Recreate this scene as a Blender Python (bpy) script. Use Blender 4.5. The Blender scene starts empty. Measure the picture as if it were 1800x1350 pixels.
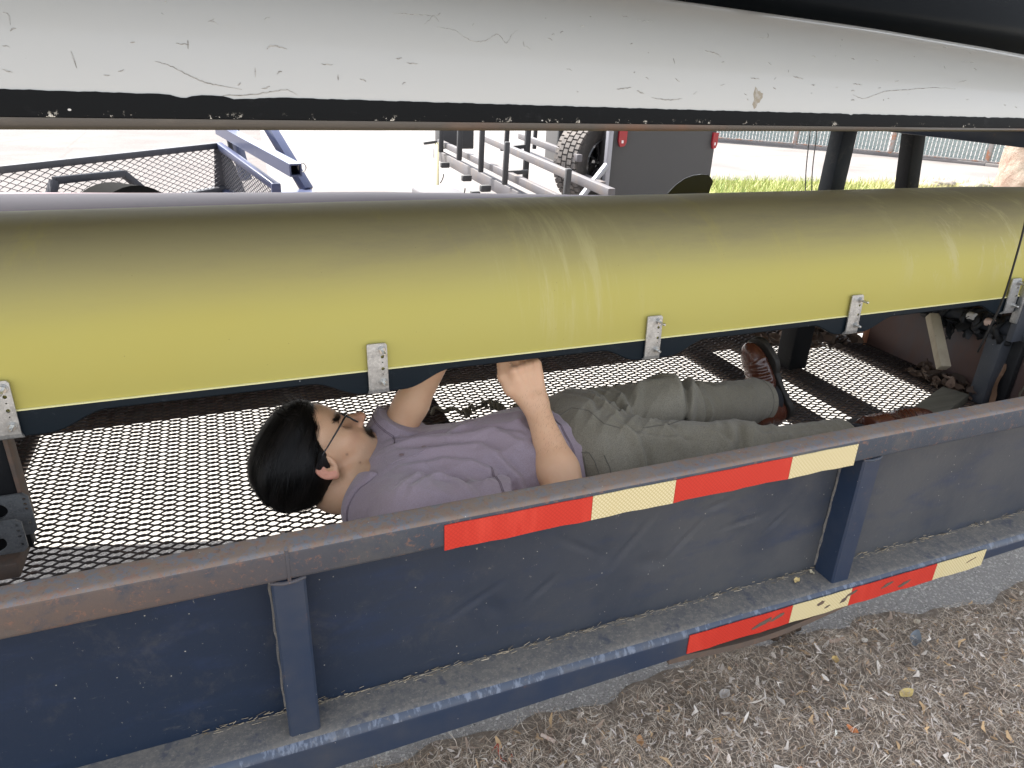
import bpy, bmesh, math, random
import numpy as np
from mathutils import Vector, Matrix

random.seed(7)
rng = np.random.default_rng(11)
scene = bpy.context.scene
COL = scene.collection

# ------------------------------------------------------------------ camera
def camera_axes(yaw, pitch, roll):
    fw = Vector((math.sin(yaw)*math.cos(pitch), math.cos(yaw)*math.cos(pitch), -math.sin(pitch)))
    rt = Vector((math.cos(yaw), -math.sin(yaw), 0.0))
    up = rt.cross(fw)
    c, s = math.cos(roll), math.sin(roll)
    return c*rt + s*up, -s*rt + c*up, fw
cam_data = bpy.data.cameras.new('camera')
cam = bpy.data.objects.new('camera', cam_data)
COL.objects.link(cam)
cr, cu, cf = camera_axes(0.397, 0.424, 0.043)
cam.matrix_world = Matrix(((cr.x, cu.x, -cf.x, -0.284), (cr.y, cu.y, -cf.y, -0.945),
                           (cr.z, cu.z, -cf.z, 1.497), (0, 0, 0, 1)))
cam_data.sensor_fit = 'HORIZONTAL'
cam_data.sensor_width = 36.0
cam_data.lens = 36.0*1248.0/1800.0
cam_data.clip_start = 0.02
cam_data.clip_end = 2000.0
scene.camera = cam

# ------------------------------------------------------------------ daylight
SUN_EL = math.radians(56.0)
SUN_AZ_X, SUN_AZ_Y = -0.42, 0.907           # the sun stands behind the trailer, a little to the left
world = bpy.data.worlds.new('World')
scene.world = world
world.use_nodes = True
wn = world.node_tree
bg = wn.nodes.get('Background') or wn.nodes.new('ShaderNodeBackground')
sky = wn.nodes.new('ShaderNodeTexSky')
sky.sky_type = 'NISHITA'
sky.sun_disc = False
sky.sun_elevation = SUN_EL
sky.sun_rotation = math.atan2(SUN_AZ_X, SUN_AZ_Y)
sky.air_density = 1.0
sky.dust_density = 1.6
hs = wn.nodes.new('ShaderNodeHueSaturation')            # thin bright haze: a paler sky than clear blue
hs.inputs['Saturation'].default_value = 0.30
wn.links.new(sky.outputs[0], hs.inputs['Color'])
wn.links.new(hs.outputs[0], bg.inputs[0])
bg.inputs[1].default_value = 0.15
sun_data = bpy.data.lights.new('sun', 'SUN')
sun_data.energy = 4.6
sun_data.angle = math.radians(0.55)
sun_data.color = (1.0, 0.95, 0.87)
sun = bpy.data.objects.new('sun', sun_data)
COL.objects.link(sun)
n_ = math.hypot(SUN_AZ_X, SUN_AZ_Y)
to_sun = Vector((SUN_AZ_X/n_*math.cos(SUN_EL), SUN_AZ_Y/n_*math.cos(SUN_EL), math.sin(SUN_EL)))
sun.rotation_euler = to_sun.to_track_quat('Z', 'Y').to_euler()
sun.location = to_sun*30
scene.view_settings.view_transform = 'Standard'
scene.view_settings.look = 'None'
scene.view_settings.gamma = 1.0
scene.view_settings.use_curve_mapping = False
scene.view_settings.exposure = 1.85
scene.cycles.max_bounces = 8
scene.cycles.diffuse_bounces = 5
scene.cycles.use_denoising = True

# ------------------------------------------------------------------ materials
MATS = {}
def mat(name, base, rough=0.6, metal=0.0, spec=0.5, layers=(), bump=None, attr=None, coat=0.0, trans=0.0, sss=0.0, ior=1.45, sheen=0.0, coords='Object'):
    """layers: (texture, scale, low, high, colour, amount[, stretch, detail]) mixed over the base one after another"""
    if name in MATS: return MATS[name]
    m = bpy.data.materials.new(name); m.use_nodes = True
    nt = m.node_tree; N, L = nt.nodes, nt.links
    b = N.get('Principled BSDF')
    b.inputs['Roughness'].default_value = rough
    b.inputs['Metallic'].default_value = metal
    b.inputs['Specular IOR Level'].default_value = spec
    b.inputs['IOR'].default_value = ior
    b.inputs['Coat Weight'].default_value = coat
    b.inputs['Coat Roughness'].default_value = 0.08
    b.inputs['Transmission Weight'].default_value = trans
    b.inputs['Sheen Weight'].default_value = sheen
    if sss > 0:
        b.inputs['Subsurface Weight'].default_value = sss
        b.inputs['Subsurface Radius'].default_value = (0.010, 0.004, 0.002)
        b.inputs['Subsurface Scale'].default_value = 0.6
    tc = N.new('ShaderNodeTexCoord')
    def tex(kind, scale, stretch=(1, 1, 1), detail=5.0):
        mp = N.new('ShaderNodeMapping'); mp.inputs['Scale'].default_value = stretch
        L.new(tc.outputs[coords], mp.inputs[0])
        if kind == 'noise':
            t = N.new('ShaderNodeTexNoise'); t.inputs['Scale'].default_value = scale; t.inputs['Detail'].default_value = detail
            t.inputs['Roughness'].default_value = 0.62
            out = t.outputs['Fac']
        elif kind == 'rough':
            t = N.new('ShaderNodeTexNoise'); t.inputs['Scale'].default_value = scale; t.inputs['Detail'].default_value = 9
            t.inputs['Roughness'].default_value = 0.78; t.inputs['Distortion'].default_value = 0.25
            out = t.outputs['Fac']
        elif kind == 'cell':
            t = N.new('ShaderNodeTexVoronoi'); t.inputs['Scale'].default_value = scale
            out = t.outputs['Distance']
        elif kind == 'cellid':
            t = N.new('ShaderNodeTexVoronoi'); t.inputs['Scale'].default_value = scale
            sp = N.new('ShaderNodeSeparateColor'); L.new(t.outputs['Color'], sp.inputs[0]); out = sp.outputs[0]
        elif kind == 'edge':
            t = N.new('ShaderNodeTexVoronoi'); t.feature = 'DISTANCE_TO_EDGE'; t.inputs['Scale'].default_value = scale
            out = t.outputs['Distance']
        elif kind == 'hex':
            t = N.new('ShaderNodeTexVoronoi'); t.feature = 'DISTANCE_TO_EDGE'; t.inputs['Scale'].default_value = scale
            t.inputs['Randomness'].default_value = 0.06; t.voronoi_dimensions = '2D'
            mp.inputs['Rotation'].default_value = (math.pi/2, 0, math.pi/4)
            out = t.outputs['Distance']
        elif kind == 'wave':
            t = N.new('ShaderNodeTexWave'); t.inputs['Scale'].default_value = scale; t.inputs['Distortion'].default_value = 2.0
            t.inputs['Detail'].default_value = 3
            out = t.outputs['Fac']
        elif kind in ('x', 'y', 'z'):
            s = N.new('ShaderNodeSeparateXYZ'); L.new(mp.outputs[0], s.inputs[0])
            return s.outputs['xyz'.index(kind)]
        L.new(mp.outputs[0], t.inputs['Vector'])
        return out
    def ramp(sock, lo, hi, amt):
        r = N.new('ShaderNodeMapRange'); r.inputs[1].default_value = lo; r.inputs[2].default_value = hi
        r.inputs[3].default_value = 0.0; r.inputs[4].default_value = amt; r.interpolation_type = 'SMOOTHSTEP'
        L.new(sock, r.inputs[0]); return r.outputs[0]
    col = None
    rgb = N.new('ShaderNodeRGB'); rgb.outputs[0].default_value = (*base, 1); col = rgb.outputs[0]
    if attr:
        a = N.new('ShaderNodeAttribute'); a.attribute_name = attr
        mx = N.new('ShaderNodeMix'); mx.data_type = 'RGBA'; mx.blend_type = 'MULTIPLY'
        mx.inputs[0].default_value = 1.0; L.new(col, mx.inputs[6]); L.new(a.outputs['Color'], mx.inputs[7]); col = mx.outputs[2]
    for l in layers:
        kind, scale, lo, hi, colour, amt = l[:6]
        st = l[6] if len(l) > 6 else (1, 1, 1)
        parts = kind.split('*')
        f = ramp(tex(parts[0], scale, st), lo, hi, amt)
        for extra in parts[1:]:                       # gate a layer by a second mask: e.g. noise*z
            k, a0, a1, sc = extra.split(':')
            g = ramp(tex(k, float(sc)), float(a0), float(a1), 1.0)
            mm = N.new('ShaderNodeMath'); mm.operation = 'MULTIPLY'; L.new(f, mm.inputs[0]); L.new(g, mm.inputs[1]); f = mm.outputs[0]
        mx = N.new('ShaderNodeMix'); mx.data_type = 'RGBA'
        L.new(f, mx.inputs[0]); L.new(col, mx.inputs[6])
        mx.inputs[7].default_value = (*colour, 1); col = mx.outputs[2]
    L.new(col, b.inputs['Base Color'])
    if bump:
        prev = None
        for bb in (bump if isinstance(bump, list) else [bump]):
            kind, scale, strength, dist = bb[:4]
            st = bb[4] if len(bb) > 4 else (1, 1, 1)
            bn = N.new('ShaderNodeBump'); bn.inputs['Strength'].default_value = strength; bn.inputs['Distance'].default_value = dist
            L.new(tex(kind, scale, st), bn.inputs['Height'])
            if prev: L.new(prev, bn.inputs['Normal'])
            prev = bn.outputs[0]
        L.new(prev, b.inputs['Normal'])
    MATS[name] = m
    return m

# ------------------------------------------------------------------ mesh helpers
class MB:
    """collects shapes; build() links them as one mesh object"""
    def __init__(s): s.bm = bmesh.new()
    def add(s, verts, faces):
        vs = [s.bm.verts.new(v) for v in verts]
        for f in faces:
            try: s.bm.faces.new([vs[i] for i in f])
            except ValueError: pass
        return vs
    def box(s, x0, x1, y0, y1, z0, z1, bev=0.0, mtx=None, seg=2):
        b = bmesh.new()
        bmesh.ops.create_cube(b, size=1.0)
        for v in b.verts:
            v.co = Vector((x0+(x1-x0)*(v.co.x+.5), y0+(y1-y0)*(v.co.y+.5), z0+(z1-z0)*(v.co.z+.5)))
        if bev > 0:
            bmesh.ops.bevel(b, geom=list(b.edges), offset=bev, segments=seg, affect='EDGES', profile=0.5)
        s.merge(b, mtx); return s
    def merge(s, b, mtx=None):
        b.verts.ensure_lookup_table()
        ix = {}
        for v in b.verts: ix[v] = s.bm.verts.new(mtx @ v.co if mtx else v.co)
        for f in b.faces:
            try: s.bm.faces.new([ix[v] for v in f.verts])
            except ValueError: pass
        b.free(); return s
    def beam(s, p, q, w, h, bev=0.004, up=(0, 0, 1)):
        """box of section w (sideways) x h (along up) running from p to q"""
        p, q = Vector(p), Vector(q); d = (q-p); ln = d.length; d.normalize()
        u = Vector(up); sd = d.cross(u)
        if sd.length < 1e-5: sd = d.cross(Vector((1, 0, 0)))
        sd.normalize(); u = sd.cross(d)
        m = Matrix(((d.x, sd.x, u.x, p.x), (d.y, sd.y, u.y, p.y), (d.z, sd.z, u.z, p.z), (0, 0, 0, 1)))
        return s.box(0, ln, -w/2, w/2, -h/2, h/2, bev, m)
    def cyl(s, p, q, r0, r1=None, n=20, cap=True):
        p, q = Vector(p), Vector(q); r1 = r0 if r1 is None else r1
        d = (q-p).normalized(); a = d.orthogonal().normalized(); c = d.cross(a)
        A = [s.bm.verts.new(p+(a*math.cos(t)+c*math.sin(t))*r0) for t in [2*math.pi*i/n for i in range(n)]]
        B = [s.bm.verts.new(q+(a*math.cos(t)+c*math.sin(t))*r1) for t in [2*math.pi*i/n for i in range(n)]]
        for i in range(n): s.bm.faces.new((A[i], A[(i+1) % n], B[(i+1) % n], B[i]))
        if cap: s.bm.faces.new(A[::-1]); s.bm.faces.new(B)
        return s
    def tube(s, pts, r, n=8, closed=False):
        P = [Vector(p) for p in pts]; k = len(P)
        rs = r if hasattr(r, '__len__') else [r]*k
        rings = []; a = None
        for i in range(k):
            if closed: d = P[(i+1) % k]-P[i-1]
            else: d = P[min(i+1, k-1)]-P[max(i-1, 0)]
            d.normalize()
            if a is None: a = d.orthogonal().normalized()
            a = (a-d*a.dot(d)).normalized(); c = d.cross(a)
            rings.append([s.bm.verts.new(P[i]+(a*math.cos(2*math.pi*j/n)+c*math.sin(2*math.pi*j/n))*rs[i]) for j in range(n)])
        for i in range(k if closed else k-1):
            A, B = rings[i], rings[(i+1) % k]
            for j in range(n): s.bm.faces.new((A[j], A[(j+1) % n], B[(j+1) % n], B[j]))
        if not closed: s.bm.faces.new(rings[0][::-1]); s.bm.faces.new(rings[-1])
        return s
    def loft(s, rings, closed_ring=True, cap=True):
        R = [[s.bm.verts.new(v) for v in r] for r in rings]
        n = len(R[0])
        for A, B in zip(R[:-1], R[1:]):
            for j in range(n if closed_ring else n-1):
                s.bm.faces.new((A[j], A[(j+1) % n], B[(j+1) % n], B[j]))
        if cap and closed_ring: s.bm.faces.new(R[0][::-1]); s.bm.faces.new(R[-1])
        return s
    def prism(s, outline, axis, a0, a1):
        """outline of 2-D points extruded along an axis name from a0 to a1"""
        def P(p, a): return {'x': (a, p[0], p[1]), 'y': (p[0], a, p[1]), 'z': (p[0], p[1], a)}[axis]
        A = [s.bm.verts.new(P(p, a0)) for p in outline]; B = [s.bm.verts.new(P(p, a1)) for p in outline]
        n = len(outline)
        for i in range(n): s.bm.faces.new((A[i], A[(i+1) % n], B[(i+1) % n], B[i]))
        s.bm.faces.new(A[::-1]); s.bm.faces.new(B)
        return s
    def build(s, name, m, parent=None, smooth=30, local=False):
        bmesh.ops.recalc_face_normals(s.bm, faces=s.bm.faces)
        me = bpy.data.meshes.new(name); s.bm.to_mesh(me); s.bm.free()
        return link_mesh(name, me, m, parent, smooth, local)

def world_of(o):
    v = Vector((0, 0, 0))
    while o: v = v+o.location; o = o.parent
    return v
def link_mesh(name, me, m, parent=None, smooth=30, local=False):
    if m: me.materials.append(m)
    if parent is not None and not local:
        me.transform(Matrix.Translation(-world_of(parent)))
    o = bpy.data.objects.new(name, me); COL.objects.link(o)
    if parent is not None: o.parent = parent
    if smooth:
        me.polygons.foreach_set('use_smooth', [True]*len(me.polygons))
        if smooth < 180: me.set_sharp_from_angle(angle=math.radians(smooth))
    return o
def np_mesh(name, V, F, m, parent=None, smooth=180, local=False, colors=None):
    """V (n,3), F (m,k) arrays"""
    me = bpy.data.meshes.new(name)
    V = np.asarray(V, np.float32); F = np.asarray(F, np.int32)
    me.vertices.add(len(V)); me.vertices.foreach_set('co', V.ravel())
    k = F.shape[1]
    me.loops.add(F.size); me.loops.foreach_set('vertex_index', F.ravel())
    me.polygons.add(len(F)); me.polygons.foreach_set('loop_start', np.arange(0, F.size, k, dtype=np.int32))
    me.update(calc_edges=True)
    if colors is not None:
        ca = me.color_attributes.new('tint', 'FLOAT_COLOR', 'POINT')
        c4 = np.ones((len(V), 4), np.float32); c4[:, :3] = colors
        ca.data.foreach_set('color', c4.ravel())
    return link_mesh(name, me, m, parent, smooth, local)
def tag(o, label=None, cat=None, group=None, kind=None):
    if label: o['label'] = label
    if cat: o['category'] = cat
    if group: o['group'] = group
    if kind: o['kind'] = kind
    return o
def thing(name, label, cat, loc=(0, 0, 0), rz=0.0, group=None):
    o = bpy.data.objects.new(name, None); COL.objects.link(o)
    o.location = loc; o.rotation_euler = (0, 0, rz); o.empty_display_size = 0.1
    return tag(o, label, cat, group)
def hashn(x): return math.sin(x*127.1)*43758.5453 % 1.0
# ================================================================== ground
asph_m = mat('pale_asphalt', (0.52, 0.495, 0.465), 0.9, layers=[
    ('noise', 1.3, 0.4, 0.7, (0.44, 0.42, 0.395), 0.6), ('cellid', 230, 0.62, 0.9, (0.66, 0.63, 0.59), 0.8),
    ('cellid', 190, 0.0, 0.3, (0.22, 0.21, 0.20), 0.7), ('noise', 7, 0.55, 0.8, (0.3, 0.285, 0.27), 0.35)],
    bump=[('cell', 210, 0.9, 0.004), ('noise', 30, 0.3, 0.004)])
lot_m = mat('pale_concrete', (0.175, 0.162, 0.158), 0.9, layers=[
    ('noise', 0.7, 0.4, 0.75, (0.092, 0.081, 0.080), 0.8), ('cellid', 90, 0.6, 0.95, (0.155, 0.145, 0.14), 0.5),
    ('rough', 3.0, 0.58, 0.75, (0.07, 0.062, 0.06), 0.5)], bump=('noise', 60, 0.3, 0.004))
soil_m = mat('dark_soil', (0.23, 0.185, 0.145), 0.95, layers=[
    ('rough', 25, 0.45, 0.7, (0.34, 0.285, 0.23), 0.8), ('cellid', 120, 0.75, 0.95, (0.36, 0.31, 0.26), 0.6), ('rough', 45, 0.55, 0.65, (0.10, 0.078, 0.06), 0.8)],
    bump=[('rough', 60, 1.0, 0.012)])
grass_m = mat('grass_soil', (0.20, 0.23, 0.06), 0.95, layers=[('noise', 9, 0.4, 0.7, (0.22, 0.20, 0.08), 0.8)], bump=('rough', 30, 1, 0.02))

def sheet(name, outline, z, m):
    mb = MB(); mb.add([(x, y, z) for x, y in outline], [list(range(len(outline)))])
    return tag(mb.build(name, m, smooth=0), kind='structure')
sheet('ground', [(-400, -400), (400, -400), (400, 600), (-400, 600)], -0.012, lot_m)
side_m = mat('worn_pinkish_paving', (0.108, 0.096, 0.094), 0.9, layers=[('noise', 0.9, .4, .7, (.078, .068, .067), .8), ('rough', 6, .52, .7, (.125, .112, .108), .6),
    ('edge', .45, .010, .003, (.06, .054, .052), .35), ('cellid', 60, .7, .95, (.14, .13, .125), .5), ('rough', 1.4, .60, .72, (.055, .05, .048), .5)], bump=('noise', 60, .3, .004))
sheet('driveway', [(-60, 2.9), (0.05, 2.9), (0.2, 5.5), (0.35, 9.0), (0.6, 14.0), (1.5, 30), (-60, 30)], -0.009, side_m)
# a strip of older, pebbly asphalt beneath the trailer
sheet('pavement', [(-9, 0.0), (9, 0.0), (9, 2.9), (-9, 2.9)], -0.006, asph_m)
BED_Y = [.22, .222, .200, .205, .225, .228, .185, .135, .12]
# mulch bed on the near side, its edge slightly wavy, its surface lumpy
def bed_edge(x): return float(np.interp(x, [-9, -.15, .16, .45, .78, 1.05, 1.42, 1.75, 9], BED_Y))+0.012*math.sin(x*9.7)+0.010*math.sin(x*23)+0.006*math.sin(x*47)
xs = np.concatenate([np.linspace(-9, -0.6, 30), np.linspace(-0.5, 2.6, 120), np.linspace(2.7, 9, 20)])
ts = np.concatenate([np.linspace(0, 0.9, 46), np.linspace(1.0, 9, 16)])
V = []
for t in ts:
    for x in xs:
        y = bed_edge(x)-t
        lump = 0.010*math.sin(x*11+y*7)*math.sin(y*13-x*5)+0.006*math.sin(x*31+y*19)
        V.append((x, y, -0.004+min(1, t/0.12)*(0.014+lump)))
nx = len(xs)
F = [(j*nx+i, j*nx+i+1, (j+1)*nx+i+1, (j+1)*nx+i) for j in range(len(ts)-1) for i in range(nx-1)]
tag(np_mesh('mulch_bed', V, F, soil_m), kind='structure')
def bed_z(x, y):
    t = bed_edge(x)-y
    lump = 0.010*math.sin(x*11+y*7)*math.sin(y*13-x*5)+0.006*math.sin(x*31+y*19)
    return -0.004+min(1, max(0, t)/0.12)*(0.014+lump)
sheet('grass_strip', [(4.6, 4.9), (6.5, 8.25), (9.0, 7.75), (11.6, 7.3), (14.5, 6.4), (14.0, 1.5), (8, 1.5)], 0.0, grass_m)

# --- litter: dry needles and blades (stuff nobody could count)
def blades(n, xr, yr, ln, wd, lift, edge_soft=0.05, curl=0.25, keep=None):
    V = np.zeros((n, 6, 3)); ok = np.zeros(n, bool)
    x = rng.uniform(*xr, n); y = rng.uniform(*yr, n)
    e = np.array([bed_edge(a) for a in x])
    prob = np.clip((e-y)/edge_soft+0.0+0.30*np.sin(x*17)*np.sin(y*23+x*5), 0, 1)
    ok = rng.random(n) < prob
    L = rng.uniform(*ln, n); W = rng.uniform(*wd, n); a = rng.uniform(0, 2*np.pi, n)
    tilt = rng.normal(0, lift, n); cu = rng.normal(0, curl, n)
    z0 = np.array([bed_z(p, q) for p, q in zip(x, y)])+rng.random(n)**2*0.020+0.002
    for k, (u, w) in enumerate([(-.5, 1), (-.5, -1), (0, 1), (0, -1), (.5, 1), (.5, -1)]):
        taper = 0.35 if u != 0 else 1.0
        along = u*L; side = w*W*0.5*taper
        ang = a+cu*u*2
        V[:, k, 0] = x+np.cos(ang)*along-np.sin(ang)*side
        V[:, k, 1] = y+np.sin(ang)*along+np.cos(ang)*side
        V[:, k, 2] = np.maximum(z0+np.sin(tilt)*along+(0.0 if u else 0.12)*L*np.abs(cu)+w*W*0.12*np.sin(a*3), 0.001)
    V = V[ok]; n = len(V)
    F = np.concatenate([np.arange(n)[:, None]*6+np.array([[0, 1, 3, 2]]), np.arange(n)[:, None]*6+np.array([[2, 3, 5, 4]])])
    return V.reshape(-1, 3), F, n
def tints(n, per, pal, jitter=0.12):
    pal = np.array(pal); c = pal[rng.integers(0, len(pal), n)]*(1+rng.normal(0, jitter, (n, 1)))
    return np.repeat(np.clip(c, 0.005, 0.9), per, 0)
litter_m = mat('dry_litter', (1, 1, 1), 0.85, spec=0.3, attr='tint')
V, F, n = blades(88000, (-1.3, 3.2), (-0.72, 0.30), (0.015, 0.055), (0.0007, 0.0017), 0.22)
tag(np_mesh('pine_needle_litter', V, F, litter_m, colors=tints(n, 6, [(.53, .43, .33), (.42, .33, .245), (.63, .535, .43), (.70, .62, .52), (.29, .22, .16)])), kind='stuff')
V, F, n = blades(15000, (-1.3, 3.2), (-0.72, 0.28), (0.008, 0.024), (0.0018, 0.0055), 0.45, curl=0.5)
tag(np_mesh('dry_leaf_litter', V, F, litter_m, colors=tints(n, 6, [(.46, .38, .32), (.56, .49, .44), (.34, .26, .20), (.62, .55, .50), (.26, .18, .13), (.50, .35, .22)])), kind='stuff')
V, F, n = blades(4000, (-1.3, 3.2), (-0.72, 0.28), (0.012, 0.036), (0.004, 0.012), 0.5, curl=0.9)
tag(np_mesh('leaf_mulch', V, F, litter_m, colors=tints(n, 6, [(.60, .53, .47), (.70, .63, .56), (.42, .32, .25), (.76, .69, .61), (.56, .38, .21)])), kind='stuff')
# loose grit on the pavement between trailer and mulch
n = 2600
gx = rng.uniform(-0.6, 2.6, n); gy = rng.uniform(0.12, 0.62, n); r = rng.uniform(0.0012, 0.0034, n)
base = np.array([(1, 0, .3), (-.5, .87, .3), (-.5, -.87, .3), (0, 0, 1.1), (0, 0, -.6)])
V = base[None]*r[:, None, None]*rng.uniform(.7, 1.3, (n, 5, 1))+np.stack([gx, gy, np.full(n, -0.004)], -1)[:, None]
F = np.concatenate([np.arange(n)[:, None]*5+np.array([[a, b, 3]]) for a, b in ((0, 1), (1, 2), (2, 0))])
tag(np_mesh('grit', V.reshape(-1, 3), F, litter_m, smooth=0, colors=tints(n, 5, [(.55, .53, .5), (.35, .34, .32), (.2, .19, .18), (.62, .6, .57)])), kind='stuff')
# grass blades on the far strip
n = 30000
gx = rng.uniform(5.0, 13.5, n); gy = rng.uniform(4.4, 8.3, n)
lim = np.interp(gx, [4.6, 6.5, 9, 11.6, 14.5], [4.9, 8.25, 7.75, 7.3, 6.4])-0.05
ok = (gy < lim-0.25*rng.random(n)**2) & (rng.random(n) < np.clip((11.5-gx)/3.2, .12, 1)); gx, gy = gx[ok], gy[ok]; n = len(gx)
a = rng.uniform(0, 2*np.pi, n); h = rng.uniform(0.06, 0.16, n); lean = rng.normal(0, .05, (n, 2)); w = 0.006
V = np.stack([np.stack([gx-np.cos(a)*w, gy-np.sin(a)*w, 0*gx], -1), np.stack([gx+np.cos(a)*w, gy+np.sin(a)*w, 0*gx], -1),
              np.stack([gx+lean[:, 0], gy+lean[:, 1], h], -1)], 1)
F = np.arange(n)[:, None]*3+np.array([[0, 1, 2]])
tag(np_mesh('grass', V.reshape(-1, 3), F, mat('grass_blade', (1, 1, 1), 0.6, attr='tint'), colors=np.where(np.repeat(gx+rng.normal(0, .5, n), 3)[:, None] > 8.6, tints(n, 3, [(.46, .42, .22), (.52, .46, .28), (.38, .37, .16)]), tints(n, 3, [(.27, .33, .09), (.37, .39, .14), (.46, .43, .20), (.21, .27, .08)]))), kind='stuff')

# ================================================================== the boat trailer
NAVY = mat('navy_paint', (0.014, 0.024, 0.046), 0.45, spec=0.35, layers=[
    ('noise*x:-0.9:0.3:1', 2.6, 0.15, 0.65, (0.082, 0.084, 0.088), 0.85), ('rough', 9, 0.52, 0.72, (0.085, 0.082, 0.08), 0.35),
    ('rough', 70, 0.64, 0.76, (0.24, 0.22, 0.19), 0.35), ('noise', 6, 0.5, 0.8, (0.02, 0.035, 0.08), 0.6, (1, 1, 3)),
    ('rough', 120, 0.63, 0.69, (0.40, 0.37, 0.32), 0.8, (1, 1, .55)), ('rough', 45, 0.60, 0.74, (0.12, 0.115, 0.105), 0.5, (.4, 1, 1.6)), ('cell', 34, 0.052, 0.03, (0.42, 0.40, 0.35), 0.8)],
    bump=[('rough', 28, 0.10, 0.003), ('noise', 5, 0.25, 0.01)])
NAVY2 = mat('navy_paint_clean', (0.020, 0.034, 0.066), 0.36, spec=0.5, layers=[
    ('noise', 4, 0.42, 0.75, (0.062, 0.066, 0.075), 0.75), ('rough', 16, 0.60, 0.72, (0.20, 0.10, 0.06), 0.45),
    ('cell', 48, 0.05, 0.02, (0.5, 0.47, 0.42), 0.8)], bump=('rough', 22, 0.10, 0.003))
WORN_HL = mat('worn_highlight_edge', (0.050, 0.066, 0.100), 0.38, layers=[('noise', 70, 0.50, 0.62, (0.17, 0.20, 0.26), 0.75, (1, .4, .4)), ('noise', 9, 0.45, 0.7, (0.075, 0.08, 0.092), 0.7), ('rough', 60, .56, .68, (.20, .175, .145), .5)])  # scratched wear, plus the rounded edge's highlight painted in as lighter blue
SILL = mat('dusty_navy_paint', (0.105, 0.104, 0.106), 0.8, layers=[
    ('rough', 11, 0.42, 0.62, (0.150, 0.140, 0.126), 0.8), ('rough', 70, 0.46, 0.60, (0.205, 0.185, 0.158), 0.60),
    ('rough', 160, 0.54, 0.64, (0.30, 0.27, 0.225), 0.55), ('noise', 24, 0.56, 0.68, (0.050, 0.060, 0.085), 0.7)],
    bump=[('rough', 60, 0.3, 0.004)])
RUST = mat('rusty_rail', (0.185, 0.140, 0.112), 0.82, layers=[
    ('rough', 48, 0.47, 0.56, (0.125, 0.145, 0.175), 0.8), ('rough', 75, 0.52, 0.60, (0.215, 0.115, 0.080), 0.75),
    ('noise', 6, 0.45, 0.7, (0.225, 0.18, 0.145), 0.5), ('rough', 110, 0.56, 0.64, (0.09, 0.07, 0.06), 0.6), ('rough', 90, 0.58, 0.72, (0.32, 0.28, 0.24), 0.5),
    ('cell', 50, 0.05, 0.02, (0.6, 0.56, 0.5), 0.8)],
    bump=[('rough', 40, 0.35, 0.004)])
RAILF = mat('worn_navy_rail', (0.042, 0.052, 0.070), 0.6, layers=[
    ('rough*x:-0.5:-1.15:1', 22, 0.28, 0.52, (0.115, 0.082, 0.066), 0.95), ('rough', 60, 0.54, 0.61, (0.19, 0.10, 0.07), 0.7),
    ('noise', 7, 0.5, 0.7, (0.095, 0.088, 0.082), 0.7), ('rough', 80, 0.62, 0.74, (0.3, 0.27, 0.23), 0.5)],
    bump=[('rough', 40, 0.3, 0.004)])
PLATE = mat('rusted_plate', (0.115, 0.068, 0.056), 0.7, layers=[
    ('noise', 3, 0.4, 0.65, (0.085, 0.085, 0.092), 0.8, (1, 1, .4)), ('rough', 12, 0.5, 0.7, (0.16, 0.075, 0.05), 0.6, (1, 1, .35)),
    ('rough', 70, 0.62, 0.75, (0.25, 0.2, 0.17), 0.4)], bump=('rough', 40, 0.3, 0.003))
DARKST = mat('dark_rusty_steel', (0.105, 0.078, 0.062), 0.75, layers=[
    ('rough', 16, 0.45, 0.65, (0.16, 0.095, 0.065), 0.8), ('noise', 5, 0.5, 0.7, (0.07, 0.06, 0.055), 0.7)], bump=('rough', 50, 0.3, 0.003))
MESHM = mat('expanded_metal_steel', (0.045, 0.036, 0.033), 0.7, layers=[('rough', 8, 0.5, 0.7, (0.10, 0.055, 0.035), 0.7)])
GALV = mat('galvanised_steel', (0.42, 0.42, 0.41), 0.42, metal=0.75, layers=[
    ('rough', 60, 0.45, 0.65, (0.24, 0.24, 0.235), 0.8), ('noise', 200, 0.5, 0.65, (0.6, 0.6, 0.58), 0.5)], bump=('rough', 150, 0.25, 0.001))
BRIGHT = mat('zinc_bolt', (0.55, 0.55, 0.53), 0.28, metal=0.9, layers=[('rough', 300, 0.5, 0.7, (0.25, 0.24, 0.22), 0.7)])
BLACKP = mat('black_paint', (0.012, 0.012, 0.013), 0.55, spec=.2, layers=[('rough', 20, 0.55, 0.72, (0.07, 0.062, 0.055), 0.6)], bump=('rough', 40, 0.15, 0.003))
RUBBER = mat('black_rubber', (0.012, 0.012, 0.013), 0.6, layers=[('rough', 25, 0.55, 0.72, (0.06, 0.055, 0.05), 0.6)], bump=('rough', 30, 0.4, 0.006))
REDT = mat('red_reflective_tape', (0.54, 0.034, 0.020), 0.35, layers=[
    ('hex', 165, 0.20, 0.04, (0.44, 0.020, 0.012), 0.75), ('noise', 9, 0.5, 0.8, (0.70, 0.075, 0.045), 0.4, (3, 1, .6)),
    ('rough', 13, 0.71, 0.735, (0.07, 0.06, 0.055), 0.85, (.6, 1, 2)), ('rough', 60, 0.66, 0.76, (0.45, 0.15, 0.10), 0.3)])
WHITET = mat('cream_reflective_tape', (0.68, 0.60, 0.37), 0.38, layers=[
    ('hex', 165, 0.24, 0.04, (0.47, 0.37, 0.16), 0.8), ('noise', 6, 0.55, 0.75, (0.60, 0.47, 0.22), 0.4, (3, 1, .3)),
    ('rough', 13, 0.70, 0.73, (0.08, 0.075, 0.07), 0.85, (.6, 1, 2))])

trailer = thing('boat_trailer', 'navy steel boat trailer with rusty top rail, mesh floor and striped tape', 'boat trailer', (0.5, 0.6, 0.0))
XL, XR = -2.6, 3.4
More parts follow.
